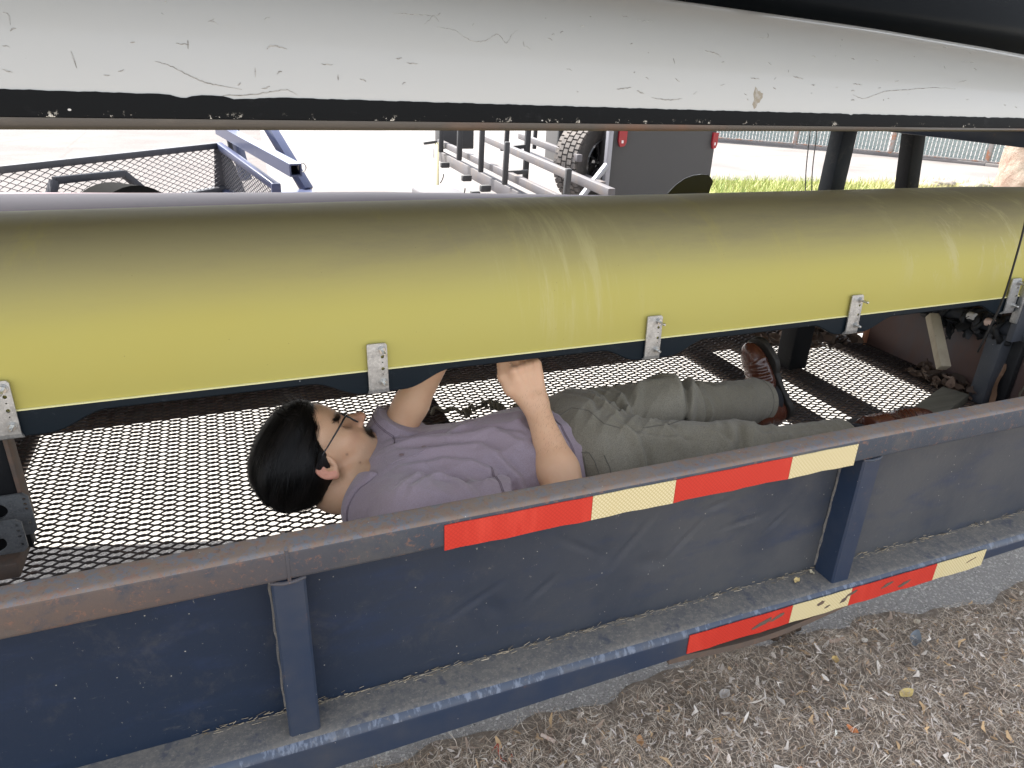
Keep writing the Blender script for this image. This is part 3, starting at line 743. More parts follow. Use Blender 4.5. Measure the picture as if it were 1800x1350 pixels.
def scuff(P, pts, r, parent, name='scuff_mark'):
    """a worn scratch: a hair-thin ridge hugging the hull along (x, z) points on its near side"""
    out = []
    ts_ = np.linspace(0, .5, 120)
    P0 = [Vector((a, b, 0)) for a, b in pts]; P0 = [P0[0]*2-P0[1]]+P0+[P0[-1]*2-P0[-2]]; fine = []
    for i in range(1, len(P0)-2):
        for t in np.linspace(0, 1, 7)[:-1]:
            a, b, c, d = P0[i-1:i+3]
            q = .5*((2*b)+(c-a)*t+(2*a-5*b+4*c-d)*t*t+(3*b-a-3*c+d)*t*t*t); fine.append((q.x, q.y+.0006*math.sin(q.x*700)))
    pts = fine+[pts[-1]]
    for x, z in pts:
        prof_ = [hull_point(P, x, t) for t in ts_]
        zs = [q.z for q in prof_]; y = float(np.interp(z, zs, [q.y for q in prof_]))
        out.append((x, y-r*0.2, z))
    k = len(out)
    mb = MB(); mb.tube(out, [r*(0.35+0.65*math.sin(math.pi*(i+.4)/(k-.2))) for i in range(k)], 5); return mb.build(name, SCUFF, parent)
def px_on(P, u, v):
    """point of the near hull side seen at a photo pixel (for placing scratches)"""
    o = Vector((-0.284, -0.945, 1.497)); d = cf+cr*(u-900)/1248-cu*(v-675)/1248
    best = None
    for t in np.linspace(0.02, .5, 140):
        x = o.x+d.x*((P['yn'](0)-o.y)/d.y)
        for _ in range(3):
            q = hull_point(P, x, t); x = o.x+d.x*((q.y-o.y)/d.y)
        zz = o.z+d.z*((q.y-o.y)/d.y); e = abs(zz-q.z)
        if best is None or e < best[0]: best = (e, x, q.z)
    return best[1], best[2]
SCRATCH_W = [(0.0011, [(-0.344, 1.4801), (-0.325, 1.4747), (-0.304, 1.4641), (-0.282, 1.4547), (-0.26, 1.4506), (-0.233, 1.4464)]), (0.0011, [(-0.277, 1.4271), (-0.262, 1.4369), (-0.222, 1.4396), (-0.189, 1.4449), (-0.169, 1.4475), (-0.155, 1.4407)]), (0.0009, [(0.079, 1.5463), (0.109, 1.5427), (0.122, 1.5341), (0.14, 1.5273), (0.161, 1.5303), (0.184, 1.5405), (0.196, 1.5277), (0.21, 1.5412), (0.223, 1.5491)]), (0.0008, [(0.01, 1.5626), (0.048, 1.5629), (0.081, 1.5633)]), (0.0008, [(0.058, 1.5487), (0.07, 1.5566), (0.079, 1.5633), (0.085, 1.5543)]), (0.0011, [(0.953, 1.4653), (0.984, 1.4595), (1.041, 1.4737), (1.099, 1.478), (1.185, 1.4845), (1.256, 1.4839)]), (0.0012, [(0.695, 1.4895), (0.7055, 1.4888), (0.716, 1.4881)]), (0.0013, [(0.801, 1.4952), (0.8135, 1.4934), (0.826, 1.4916)]), (0.0012, [(0.956, 1.4863), (0.9685, 1.4856), (0.981, 1.4849)]), (0.001, [(0.744, 1.561), (0.777, 1.5649), (0.786, 1.5731)]), (0.0012, [(-0.205, 1.4476), (-0.199, 1.4496), (-0.193, 1.4516)]), (0.001, [(-0.314, 1.5038), (-0.3055, 1.5037), (-0.297, 1.5036)]), (0.001, [(-0.211, 1.4765), (-0.2115, 1.4701), (-0.212, 1.4636)]), (0.0014, [(-0.191, 1.5025), (-0.182, 1.5072), (-0.162, 1.5034)]), (0.0012, [(0.398, 1.4625), (0.4125, 1.4642), (0.427, 1.4659)]), (0.0013, [(0.439, 1.461), (0.446, 1.4586), (0.453, 1.4561)]), (0.0012, [(0.47, 1.4499), (0.505, 1.4472), (0.536, 1.4496)]), (0.0009, [(0.447, 1.5851), (0.456, 1.5845), (0.465, 1.5839)]), (0.0009, [(0.479, 1.5788), (0.498, 1.5788), (0.517, 1.5788)]), (0.001, [(-0.115, 1.4846), (-0.106, 1.4845), (-0.097, 1.4844)]), (0.001, [(0.232, 1.525), (0.235, 1.5223), (0.238, 1.5195)]), (0.0009, [(1.249, 1.529), (1.248, 1.5262), (1.247, 1.5234)]), (0.001, [(1.271, 1.4974), (1.2855, 1.4996), (1.3, 1.5019)]), (0.0009, [(1.32, 1.5399), (1.342, 1.54), (1.364, 1.5401)]), (0.0012, [(0.019, 1.4908), (0.028, 1.4907), (0.037, 1.4906)]), (0.001, [(0.304, 1.5487), (0.3075, 1.5501), (0.311, 1.5515)]), (0.001, [(0.286, 1.545), (0.289, 1.5454), (0.292, 1.5459)]), (0.001, [(0.142, 1.5524), (0.1445, 1.5534), (0.147, 1.5543)]), (0.0012, [(0.603, 1.5331), (0.625, 1.5296), (0.636, 1.5233)]), (0.001, [(-0.446, 1.4886), (-0.444, 1.4795), (-0.442, 1.4676)]), (0.0009, [(-0.519, 1.5315), (-0.513, 1.5303), (-0.512, 1.517)])]
# black glossy shell, then two unseen hulls added above to shade everything below
BLK = mat('gloss_black_hull', (0.005, 0.006, 0.0065), 0.14, spec=0.04)
black = thing('rowing_shell', 'glossy black rowing shell on the upper rack behind the white hull', 'rowing shell', (0.4, 1.35, 1.5))
PB = dict(b=lerp([-4, 1, 6], [.33, .32, .12]), d=lerp([-4, 1, 6], [.54, .53, .40]), yn=lerp([-4, 1, 6], [1.04, 1.05, 1.3]), zg=lambda x: 1.45, n=2.15)
build_hull(PB, -3.2, 5.0, 60, BLK, black)
PT = dict(b=lerp([-4, 1, 6], [.42, .42, .30]), d=lerp([-4, 1, 6], [.30, .29, .25]), yn=lerp([-4, 1, 6], [.08, .08, .2]), zg=lambda x: 1.82, n=2.1)
shade_hull_near = thing('rowing_shell', 'unseen white rowing shell added on top to shade the hulls below', 'rowing shell', (0.4, 0.5, 2.05))
build_hull(PT, -3.2, 5.0, 40, mat('plain_white_hull', (.62, .62, .6), .35, coat=.2), shade_hull_near)
PT2 = dict(PT); PT2['yn'] = lerp([-4, 1, 6], [.98, .98, 1.2]); PT2['zg'] = lambda x: 2.14; PT2['b'] = lerp([-4, 1, 6], [.36, .36, .12])
shade_hull_far = thing('rowing_shell', 'unseen grey rowing shell added on top at the far side to block the sun', 'rowing shell', (0.4, 1.3, 2.05))
build_hull(PT2, -3.2, 5.0, 40, mat('plain_grey_hull', (.42, .43, .44), .35, coat=.2), shade_hull_far)
# rack arms carrying the shells
for x in (-2.1, 1.81):
    for z in (1.365, 2.10):
        mb = MB(); mb.beam((x+.002*z, .20 if z < 1.5 else .9, z), (x+.002*z, 1.72, z), .05, .05, .004)
        if x < 0: mb.build('rack_arm', NAVY2, trailer)
        else: mb.build('rack_arm', NAVY2, trailer)
mb = MB(); mb.beam((-2.1, 1.0, 0.565), (-2.1, 1.0, 1.40), .076, .076, .006, up=(0, 1, 0)); mb.build('rack_post', BLACKP, trailer)
for x in (-2.1, 1.81):
    mb = MB(); mb.box(x-.038, x+.038, 1.71, 1.78, 1.342, 2.125, .006); mb.build('rack_post', NAVY2, trailer)

# ------------------------------------------------------------------ scratches on the white hull
for px in SCRATCH_W:
    scuff(PW, px[1], px[0]*.8, white)
for k in range(70):                                   # scattered small rubs
    x, z = -.62+2.3*hashn(k*1.31), 1.45+.13*hashn(k*2.17)**1.3
    a = .5*math.sin(k*4.1)+(1.2 if k % 7 == 0 else 0); L_ = .003+.008*hashn(k*3.3)
    scuff(PW, [(x, z), (x+L_*.5*math.cos(a), z+L_*.5*math.sin(a)+.0006), (x+L_*math.cos(a), z+L_*math.sin(a))], .0005+.0006*hashn(k*5.1), white)
def near_y(P, x, z):
    pr2 = [hull_point(P, x, t) for t in np.linspace(0, .5, 200)]
    return float(np.interp(z, [q.z for q in pr2], [q.y for q in pr2]))
vs = []
for ring, rr_ in enumerate((0.0, .5, 1.0)):
    for i in range(18):
        a = 2*math.pi*i/18; k = rr_*(1+.28*math.sin(a*3+1)+.15*math.sin(a*7))
        x, z = .708+.0105*k*math.cos(a)+.003*k*math.sin(a), 1.455+.0165*k*math.sin(a)
        vs.append((x, near_y(PW, x, z)-.0006+.0005*(ring == 2), z))
mb = MB(); mb.add(vs, [(j*18+i, j*18+(i+1) % 18, (j+1)*18+(i+1) % 18, (j+1)*18+i) for j in range(2) for i in range(18)])
mb.build('grime_stain', mat('tan_grime', (.27, .235, .175), .8, layers=[('rough', 130, .45, .6, (.36, .34, .30), .9), ('rough', 60, .55, .65, (.15, .12, .08), .6)]), white, smooth=180)
# ================================================================== things lying on the floor and cords
def strand_tube(name, pts, r, m, label, cat, n=8, parent=None, group=None):
    mb = MB(); mb.tube(pts, r, n); o = mb.build(name, m, parent, smooth=180)
    if parent is None: tag(o, label, cat, group)
    return o
CORD = mat('dark_cord', (.012, .011, .010), .6)
strand_tube('tie_cord', [(1.70+.002*math.sin(i*.6), 0.318-0.02*math.sin(i/20*3.14), 1.23-0.44*i/20) for i in range(21)], .0028, CORD, 'thin dark cord hanging in front of the yellow hull at right', 'cord')
strand_tube('hanging_wire', [(3.62+.01*math.sin(i*.5), 3.15-.01*i, 1.35-0.05*i) for i in range(16)], .0042, CORD, 'left of two thin dark wires hanging between the hulls', 'wire', 6)
strand_tube('hanging_wire', [(3.535+.01*math.sin(i*.4+1), 3.12-.01*i, 1.35-0.05*i) for i in range(16)], .0042, CORD, 'right of two thin dark wires hanging between the hulls', 'wire', 6)
strand_tube('loose_wire', [(1.93+0.06*math.sin(i/14*5.2), 0.36-0.008*i, 0.80-0.012*i+0.03*math.sin(i*.5)) for i in range(15)], .0032, mat('dirty_wire', (.10, .085, .06), .7), 'loop of bent wire around the navy post', 'wire', 6)
mb = MB(); mb.beam((1.855, 0.60, 0.795), (1.80, 0.470, 0.665), .034, .030, .003); tag(mb.build('wood_stick', mat('bare_wood', (.42, .36, .26), .7, layers=[('noise', 14, .4, .7, (.30, .25, .18), .8, (1, 1, .3)), ('rough', 30, .55, .7, (.18, .14, .1), .7)])), 'pale square wooden stick leaning from the wrapped cradle arm', 'stick')
GREY_W = mat('weathered_timber', (.085, .078, .058), .85, layers=[('noise', 8, .4, .7, (.14, .13, .10), .8, (.15, 3, 3)), ('rough', 18, .55, .7, (.05, .055, .035), .7)], bump=('noise', 40, .5, .004, (.1, 2, 2)))
mb = MB(); mb.beam((1.545, 0.325, 0.585), (1.835, 0.432, 0.585), .080, .030, .004); tag(mb.build('timber_block', GREY_W), 'grey-green timber offcut lying on the mesh floor near the rail', 'timber block')
# knotted rope
R_M = mat('old_rope', (.34, .31, .24), .9, layers=[('wave', 90, .35, .7, (.15, .135, .10), .8, (1, 1, .4))], bump=('wave', 130, .8, .003))
mb = MB(); pts = []
for i in range(150):
    t = i/149; x = 0.205+0.27*t; y = 0.80-0.05*t+0.018*math.sin(t*14)+.008*math.sin(t*37)
    z = 0.580+0.010*abs(math.sin(t*9))+.006*math.sin(t*31)
    for c in (.34, .40, .60, .66, .72):
        if abs(t-c) < .035: a = (t-c)/.035*math.pi*2; y += .011*math.cos(a); z += .010+.010*math.sin(a)
    pts.append((x, y, z))
mb.tube(pts, .0052, 8)
tag(mb.build('knotted_rope', R_M, smooth=180), 'frayed grey knotted rope lying on the mesh floor', 'rope')
# leaf drifts against the front plate
def leaf_mesh(cx, cy, cz, L, W, yaw, pitch, roll, curl):
    nu, nv = 7, 3; V = []
    M_ = Matrix.Rotation(yaw, 3, 'Z') @ Matrix.Rotation(pitch, 3, 'Y') @ Matrix.Rotation(roll, 3, 'X')
    for i in range(nu):
        u = i/(nu-1); w = W*math.sin(math.pi*(0.06+0.9*u))**.8
        for j in range(nv):
            s = j-1
            p = Vector(((u-.5)*L, s*w*.5, curl*L*(4*(u-.5)**2)*.35+abs(s)*w*.28*curl*2+0.002*math.sin(u*9+s)))
            V.append(tuple(M_ @ p+Vector((cx, cy, cz))))
    F = [(i*nv+j, i*nv+j+1, (i+1)*nv+j+1, (i+1)*nv+j) for i in range(nu-1) for j in range(nv-1)]
    return V, F
def leaf_drift(name, spots, m, pal, n, size):
    Vs, Fs, C = [], [], []; off = 0
    for k in range(n):
        cx, cy, cz = spots(k)
        V, F = leaf_mesh(cx, cy, cz, random.uniform(*size), random.uniform(size[0]*.45, size[1]*.5), random.uniform(0, 6.3), random.gauss(0, .5), random.gauss(0, .6), random.uniform(-.6, .9))
        Vs += V; Fs += [tuple(i+off for i in f) for f in F]; off += len(V)
        c = np.array(random.choice(pal))*random.uniform(.7, 1.25); C += [c]*len(V)
    o = np_mesh(name, Vs, Fs, m, smooth=180, colors=np.array(C)); return tag(o, kind='stuff')
leaf_m = mat('dead_leaf', (1, 1, 1), .7, attr='tint', layers=[('rough', 60, .5, .7, (.05, .035, .025), .4)])
BROWN = [(.085, .055, .038), (.12, .078, .055), (.055, .038, .028), (.16, .11, .08)]
leaf_drift('leaf_drift', lambda k: (1.93-abs(random.gauss(0, .035)), random.uniform(.40, .62)-.0, .575+abs(random.gauss(0, .014))), leaf_m, BROWN, 110, (.03, .06))
leaf_drift('leaf_heap', lambda k: (1.74+random.gauss(0, .10), .985+random.gauss(0, .045), .58+abs(random.gauss(0, .022))), leaf_m, BROWN, 120, (.04, .08))
leaf_drift('leaf_scraps', lambda k: (1.86+random.gauss(0, .012), .52+random.gauss(0, .02), .576+abs(random.gauss(0, .008))), leaf_m, BROWN, 14, (.025, .045))
def leaf(label, loc, L, W, col, yaw, pitch=0.0, roll=0.0, curl=.5, name='dry_leaf', cat='leaf', group=None):
    V, F = leaf_mesh(0, 0, 0, L, W, yaw, pitch, roll, curl)
    o = np_mesh(name, np.array(V)+np.array(loc), F, mat('leaf_%d_%d_%d' % tuple(int(c*100) for c in col), col, .7, layers=[('rough', 70, .5, .7, tuple(c*.6 for c in col), .5)]), smooth=180)
    return tag(o, label, cat, group)
leaf('orange-brown dead leaf on the mesh beside the black post', (1.585, .87, .592), .055, .035, (.28, .09, .035), .9, -.5, .3)
leaf('torn brown leaf scrap hanging from the mesh at far left', (-.655, 1.16, .583), .05, .04, (.09, .055, .045), .2, .0, .2)
mb = MB(); mb.loft([[(1.895+.03*t+.008*math.sin(t*9), .345+.02*t, .575+.13*t), (1.91+.02*t, .355+.02*t, .575+.13*t), (1.905+.02*t, .365+.02*t, .575+.13*t)] for t in np.linspace(0, 1, 9)])
tag(mb.build('bark_strip', mat('bark_brown', (.20, .115, .07), .85, layers=[('noise', 30, .45, .65, (.09, .055, .035), .8, (1, 1, .2))]), smooth=60), 'brown bark strip standing against the navy post', 'bark')
# recognisable bits on the mulch
z_ = lambda x, y: bed_z(x, y)+.012
leaf('pale yellow leaf lying on the mulch, largest yellow one', (1.248, -.076, z_(1.248, -.076)), .050, .026, (.62, .48, .19), .1)
leaf('small yellow leaf on the mulch nearest the trailer', (1.150, .075, z_(1.15, .075)), .026, .020, (.60, .42, .16), .8)
leaf('orange leaf on the mulch below the yellow leaf', (1.02, -.115, z_(1.02, -.115)), .030, .018, (.55, .20, .07), 1.9)
leaf('grey-blue dead leaf with raised edge on the mulch at right', (1.43, .055, z_(1.43, .055)), .055, .03, (.16, .18, .20), .6, -.35)
leaf('large pale grey leaf curled on the mulch at left', (.78, .08, z_(.78, .08)), .038, .026, (.45, .41, .37), .4)
leaf('orange chip-like leaf on the mulch at lower left corner of the bed', (.50, .035, z_(.50, .035)), .03, .018, (.50, .28, .13), 1.2)
leaf('whitish torn leaf on the mulch near the bottom edge', (.77, -.155, z_(.77, -.155)), .05, .022, (.60, .56, .50), -.7)
leaf('terracotta leaf beside the whitish torn leaf', (.81, -.165, z_(.81, -.165)), .028, .02, (.48, .24, .12), 1.0)
leaf('small yellow leaf resting on the dusty trailer sill', (.873, .030, .4125), .022, .013, (.66, .50, .22), .4, 0, 0, .3)
leaf('pale leaf flake lying on the sill beside the right upright', (.93, .042, .4125), .016, .010, (.62, .55, .38), 1.4, 0, 0, .3)
mb = MB(); mb.cyl((.288, .140, z_(.29, .14)+.004), (.303, .118, z_(.3, .12)+.004), .0045, n=12); mb.cyl((.3032, .1178, z_(.3, .12)+.004), (.309, .109, z_(.3, .12)+.004), .0045, n=12)
tag(mb.build('cigarette_butt', mat('butt_paper', (.62, .50, .42), .8, layers=[('rough', 60, .5, .65, (.45, .20, .12), .7)])), 'crushed cigarette butt lying on the mulch', 'cigarette butt')
mb = MB(); mb.tube([(1.055+.105*t, .215+.012*t+.003*math.sin(t*8), .010+.003*math.sin(t*5)) for t in np.linspace(0, 1, 12)], [.012+.004*math.sin(i*1.9) for i in range(12)], 10)
tag(mb.build('wood_branch', mat('rotten_stick', (.075, .05, .034), .9, layers=[('rough', 40, .5, .65, (.17, .12, .08), .8)], bump=('rough', 50, .9, .006)), smooth=60), 'short rotten stick on the pavement below the sill tape', 'stick')
strand_tube('red_twine', [(.16+.035*t+.008*math.sin(t*9), .135-.03*t+.012*math.sin(t*7), .022+.01*math.sin(t*6)) for t in np.linspace(0, 1, 24)], .0016, mat('red_string', (.38, .07, .035), .7), 'tangle of red-orange twine on the mulch at bottom', 'twine', 6)
mb = MB(); mb.beam((1.19, .135, z_(1.19, .135)), (1.245, .132, z_(1.245, .132)), .010, .006, .001); tag(mb.build('wood_chip', mat('pink_chip', (.50, .36, .28), .8)), 'thin pinkish wood sliver on the mulch edge', 'wood chip')
for k, (x, y, r, c) in enumerate([(.60, .262, .011, (.50, .38, .25)), (1.52, .12, .009, (.62, .54, .42)), (1.30, .112, .008, (.68, .62, .54))]):
    mb = MB(); bmesh.ops.create_icosphere(mb.bm, subdivisions=2, radius=r)
    for v in mb.bm.verts: v.co = Vector((x+v.co.x*1.3, y+v.co.y, max(.002, z_(x, y) if k else .003)+v.co.z*.6))+Vector((0, 0, .001*math.sin(v.co.x*900)))
    tag(mb.build('pebble', mat('pebble_%d' % k, c, .8, layers=[('rough', 120, .5, .65, tuple(a*.6 for a in c), .6)]), smooth=180), ['tan pebble on bare pavement between sill and mulch', 'round pale pebble among the leaves at right', 'small whitish pebble on the mulch near the grey-blue leaf'][k], 'pebble')

# ================================================================== background
# --- blue mesh-sided utility trailer
BLUE = mat('blue_trailer_paint', (.050, .062, .125), .35, coat=.2, layers=[('rough', 8, .55, .7, (.12, .12, .16), .5), ('rough', 14, .64, .72, (.28, .16, .10), .6)])
DKBL = mat('dark_blue_frame', (.048, .049, .060), .5, layers=[('rough', 12, .5, .7, (.09, .085, .08), .6)])
ut = thing('utility_trailer', 'blue utility trailer with wire mesh sides parked on the sunlit lot', 'utility trailer', (-.9, 3.6, 0))
C1 = Vector((-.243, 4.127, .95)); A1 = Vector((-2.25, 1.975+.10, .95)); E1 = Vector((.02, 3.30, .82))
da = (A1-C1).normalized()
mb = MB(); mb.beam(C1, A1, .035, .035, .004); mb.build('top_rail', DKBL, ut)
mb = MB(); mb.beam(C1-Vector((0, 0, .28)), A1-Vector((0, 0, .28)), .06, .06, .004); mb.build('lower_rail', DKBL, ut)
mb = MB(); mb.beam(C1, E1, .04, .04, .004); mb.build('end_rail', BLUE, ut)
mb = MB(); mb.beam(C1-Vector((0, 0, .29)), E1-Vector((0, .0, .20)), .06, .05, .004); mb.build('end_sill', BLUE, ut)
mb = MB(); mb.beam(E1+Vector((0, 0, .02)), E1-Vector((0, 0, .30)), .05, .05, .004); mb.build('corner_post', BLUE, ut)
mb = MB(); mb.prism([(C1.x-.03, .94), (C1.x+.045, .94), (C1.x+.13, .66), (C1.x-.06, .66)], 'y', C1.y-.02, C1.y-.0); mb.build('corner_gusset', DKBL, ut)
def diamond_net(P0, U, Vv, pw, ph, r, name, m, parent):
    """crossing rods filling the parallelogram P0 + s U + t V"""
    lu, lv = U.length, Vv.length; u, v = U.normalized(), Vv.normalized(); nrm = u.cross(v)
    VV, FF = [], []; off = 0
    def seg(a, b, o):
        nonlocal off
        d = (b-a).normalized(); s = d.cross(nrm)*r; n_2 = nrm*r
        for p in (a, b):
            for q in (-s-n_2, s-n_2, s+n_2, -s+n_2): VV.append(tuple(p+q+nrm*o))
        for k in range(4): FF.append((off+k, off+(k+1) % 4, off+4+(k+1) % 4, off+4+k))
        off += 8
    slope = ph/pw
    k0 = -int(lv/ph)-1; k1 = int(lu/pw)+int(lv/ph)+2
    for sgn, o in ((1, r*.6), (-1, -r*.6)):
        for k in range(-int(lv/ph)-2, k1):
            s0 = k*pw if sgn > 0 else k*pw
            # line: t = sgn*slope*(s - s0) (+lv when descending)
            pts = []
            if sgn > 0: sa, sb = s0, s0+lv/slope
            else: sa, sb = s0, s0+lv/slope
            a, b = max(sa, 0), min(sb, lu)
            if b-a < 1e-4: continue
            f = lambda s: (slope*(s-s0) if sgn > 0 else lv-slope*(s-s0))
            seg(P0+u*a+v*f(a), P0+u*b+v*f(b), o)
    o = np_mesh(name, VV, FF, m, parent, smooth=0); return tag(o, kind='stuff')
NETM = mat('grey_wire_mesh', (.14, .135, .145), .55)
diamond_net(C1-Vector((0, 0, .28)), A1-C1, Vector((0, 0, .27)), .062, .027, .0017, 'wire_mesh', NETM, ut)
diamond_net(C1-Vector((0, 0, .26)), E1-C1+Vector((0, 0, .04)), Vector((0, 0, .24)), .050, .026, .0017, 'wire_mesh', NETM, ut)
W0 = C1+da*1.0-Vector((0, 0, .0))
fr = [C1+da*.56-Vector((0, 0, .27)), C1+da*.76-Vector((0, 0, .085)), C1+da*1.16-Vector((0, 0, .075)), C1+da*1.27-Vector((0, 0, .27))]
nv = Vector((da.y, -da.x, 0))
for a, b in zip(fr[:-1], fr[1:]):
    mb = MB(); mb.beam(a+nv*-.03, b+nv*-.03, .04, .035, .003); mb.build('fender_frame', DKBL, ut)
wc = C1+da*.98+nv*(-.24)-Vector((0, 0, .42))
mb = MB(); mb.cyl(wc-nv*.09, wc+nv*.09, .325, n=40); o = mb.build('tyre', mat('shaded_tyre', (.010, .010, .010), .9, spec=.05), ut, smooth=40)
mb = MB(); mb.box(-1.9, -.2, 3.2, 3.3, .55, .6, .004); mb.build('deck_beam', DKBL, ut)
mb = MB()
# tongue tube with open end and the navy jack legs beside it
T0, T1 = Vector((-.22, 4.35, 1.03)), Vector((.10, 2.95, .955))
d_ = (T1-T0).normalized(); s_ = d_.cross(Vector((0, 0, 1))).normalized(); u_ = s_.cross(d_)
def ringq(p, h): return [p-s_*h-u_*h, p+s_*h-u_*h, p+s_*h+u_*h, p-s_*h+u_*h]
mb.loft([ringq(T0, .032), ringq(T1, .032), ringq(T1, .024), ringq(T1-d_*.2, .024)], cap=False); mb.build('tongue_tube', BLUE, ut, smooth=20)
mb = MB(); mb.beam((-.16, 4.3, 1.12), (-.10, 4.2, .72), .06, .06, .004); mb.build('jack_leg', BLUE, ut)
mb = MB(); mb.beam((.055, 4.1, 1.10), (.24, 3.75, .72), .06, .06, .004); mb.build('jack_leg', BLUE, ut)
mb = MB(); mb.beam((-.19, 4.22, 1.12), (-.17, 4.15, .90), .025, .025, .002); mb.build('jack_strut', DKBL, ut)
mb = MB(); mb.box(.02, .26, 3.55, 3.75, .70, .73, .003); mb.build('base_plate', BLUE, ut)
mb = MB(); mb.tube([(.135+.02*math.cos(t), 2.98, .965+.022*math.sin(t)) for t in np.linspace(0, 2*math.pi, 15)[:-1]], .003, 6, closed=True); mb.build('pull_ring', GALV, ut)
# --- open rack trailer of weathered rails with charcoal uprights
RAILW = mat('weathered_grey_rail', (.105, .10, .108), .55, layers=[('rough', 6, .45, .68, (.15, .12, .10), .7), ('rough', 24, .58, .7, (.2, .12, .08), .6)])
CHAR = mat('charcoal_upright', (.045, .045, .047), .6)
rk = thing('rack_trailer', 'open rack trailer with weathered grey rails and charcoal uprights', 'rack trailer', (2.2, 5.5, 0))
for p, q, w, h in (((2.33, 6.35, .785), (1.985, 3.00, .785), .05, .06), ((2.26, 7.7, .60), (2.03, 3.75, .60), .05, .065), ((2.27, 7.9, .45), (2.10, 4.6, .45), .06, .11),
                   ((2.85, 6.6, .78), (2.62, 4.7, .78), .05, .06), ((3.02, 7.5, .60), (2.7, 4.4, .60), .05, .06)):
    mb = MB(); mb.beam(p, q, w, h, .006); mb.build('rail', RAILW, rk)
def px_at(u, v, y):
    o = Vector((-0.284, -0.945, 1.497)); d = cf+cr*(u-900)/1248-cu*(v-675)/1248
    return o+d*((y-o.y)/d.y)
for u0, v0, u1, v1, y, w in ((773, 205, 775, 268, 7.35, .055), (805, 205, 807, 282, 6.4, .055), (844, 200, 845, 303, 5.6, .05), (885, 249, 887, 325, 4.85, .048), (989, 296, 993, 362, 3.55, .045)):
    a, b = px_at(u0, v0, y), px_at(u1, v1, y)
    mb = MB(); mb.beam((b.x, y, b.z), (b.x+.01, y, a.z), w, w*.8, .012, up=(0, 1, 0)); mb.build('upright', CHAR, rk)
for u0, v0, u1, v1, y, w in ((890, 205, 890, 256, 6.6, .05), (923, 205, 923, 318, 5.6, .055), (938, 205, 939, 262, 6.9, .045), (980, 205, 981, 281, 6.2, .055)):
    a, b = px_at(u0, v0, y), px_at(u1, v1, y)
    mb = MB(); mb.beam((b.x, y, b.z), (b.x+.01, y, a.z), w, w*.8, .01, up=(0, 1, 0)); mb.build('upright', CHAR, rk)
for u0, v0, u1, v1, y in ((880, 262, 925, 257, 5.6), (886, 304, 928, 302, 5.0)):
    mb = MB(); mb.beam(px_at(u0, v0, y), px_at(u1, v1, y), .04, .035, .003); mb.build('cross_bar', CHAR, rk)
a = px_at(777, 262, 7.6); mb = MB(); mb.box(a.x, a.x+.40, 7.6, 7.9, a.z, a.z+.30, .01); mb.build('toolbox', CHAR, rk)
for u, v, y in ((782, 290, 7.0), (820, 313, 6.0), (853, 331, 5.3)):
    a = px_at(u, v, y); mb = MB(); mb.box(a.x-.05, a.x+.05, y-.03, y+.03, a.z-.03, a.z+.03, .012); cl = mb.build('clamp', CHAR, rk)
    mb = MB(); mb.tube([(a.x-.05+.02*math.cos(t), y-.05, a.z-.09-.10*math.sin(t*.5)) for t in np.linspace(0, 6.28, 18)], .006, 6); mb.build('cable_loop', CORD, rk)
mb = MB(); mb.beam(px_at(768, 252, 7.6), px_at(768, 332, 7.0), .04, .04, .004, up=(0, 1, 0)); mb.build('front_post', mat('faded_yellow_post', (.5, .46, .30), .6), rk)
mb = MB(); mb.beam(px_at(745, 252, 7.6), px_at(768, 249, 7.6), .04, .03, .004); mb.build('coupler', CHAR, rk)
a, b = px_at(742, 338, 4.6), px_at(815, 338, 4.6)
mb = MB(); mb.box(a.x, b.x, 4.5, 4.95, a.z-.12, a.z, .03, seg=3); mb.build('fender', RAILW, rk, smooth=40)
mb = MB(); mb.box(b.x+.02, b.x+.09, 4.45, 4.5, a.z-.06, a.z+.02, .004); mb.build('marker_light', CHAR, rk)
WHEEL_C = (2.93, 5.0, .705)
# --- grey box trailer with spare wheel
GREYB = mat('grey_box_paint', (.050, .049, .050), .5, layers=[('noise', 1.2, .4, .7, (.058, .056, .056), .6), ('cell', 7, .03, .015, (.6, .6, .6), .9), ('rough', 9, .62, .74, (.085, .08, .075), .5, (1, 1, .3))])
ALU = mat('painted_silver', (.27, .27, .30), .4, metal=.3, layers=[('rough', 14, .5, .7, (.2, .2, .22), .6)])
bt = thing('box_trailer', 'dark grey box trailer with red tail lights and side-mounted spare wheel', 'box trailer', (3.3, 4.6, 0))
mb = MB(); V8 = [(2.86, 4.62), (3.80, 4.44), (4.35, 7.0), (3.42, 7.18)]
mb.prism(V8, 'z', .42, 1.45)
bmesh.ops.bevel(mb.bm, geom=list(mb.bm.edges), offset=.012, segments=2, affect='EDGES'); mb.build('body', GREYB, bt, smooth=40)
mb = MB(); mb.beam((2.835, 4.60, .35), (2.835, 4.60, 1.4), .045, .05, .004, up=(0, 1, 0)); mb.build('frame_post', ALU, bt)
mb = MB(); mb.beam((2.82, 4.58, .74), (2.50, 4.50, .42), .04, .045, .004); mb.build('frame_brace', ALU, bt)
redl = mat('red_lamp_lens', (.26, .008, .018), .2, coat=.5)
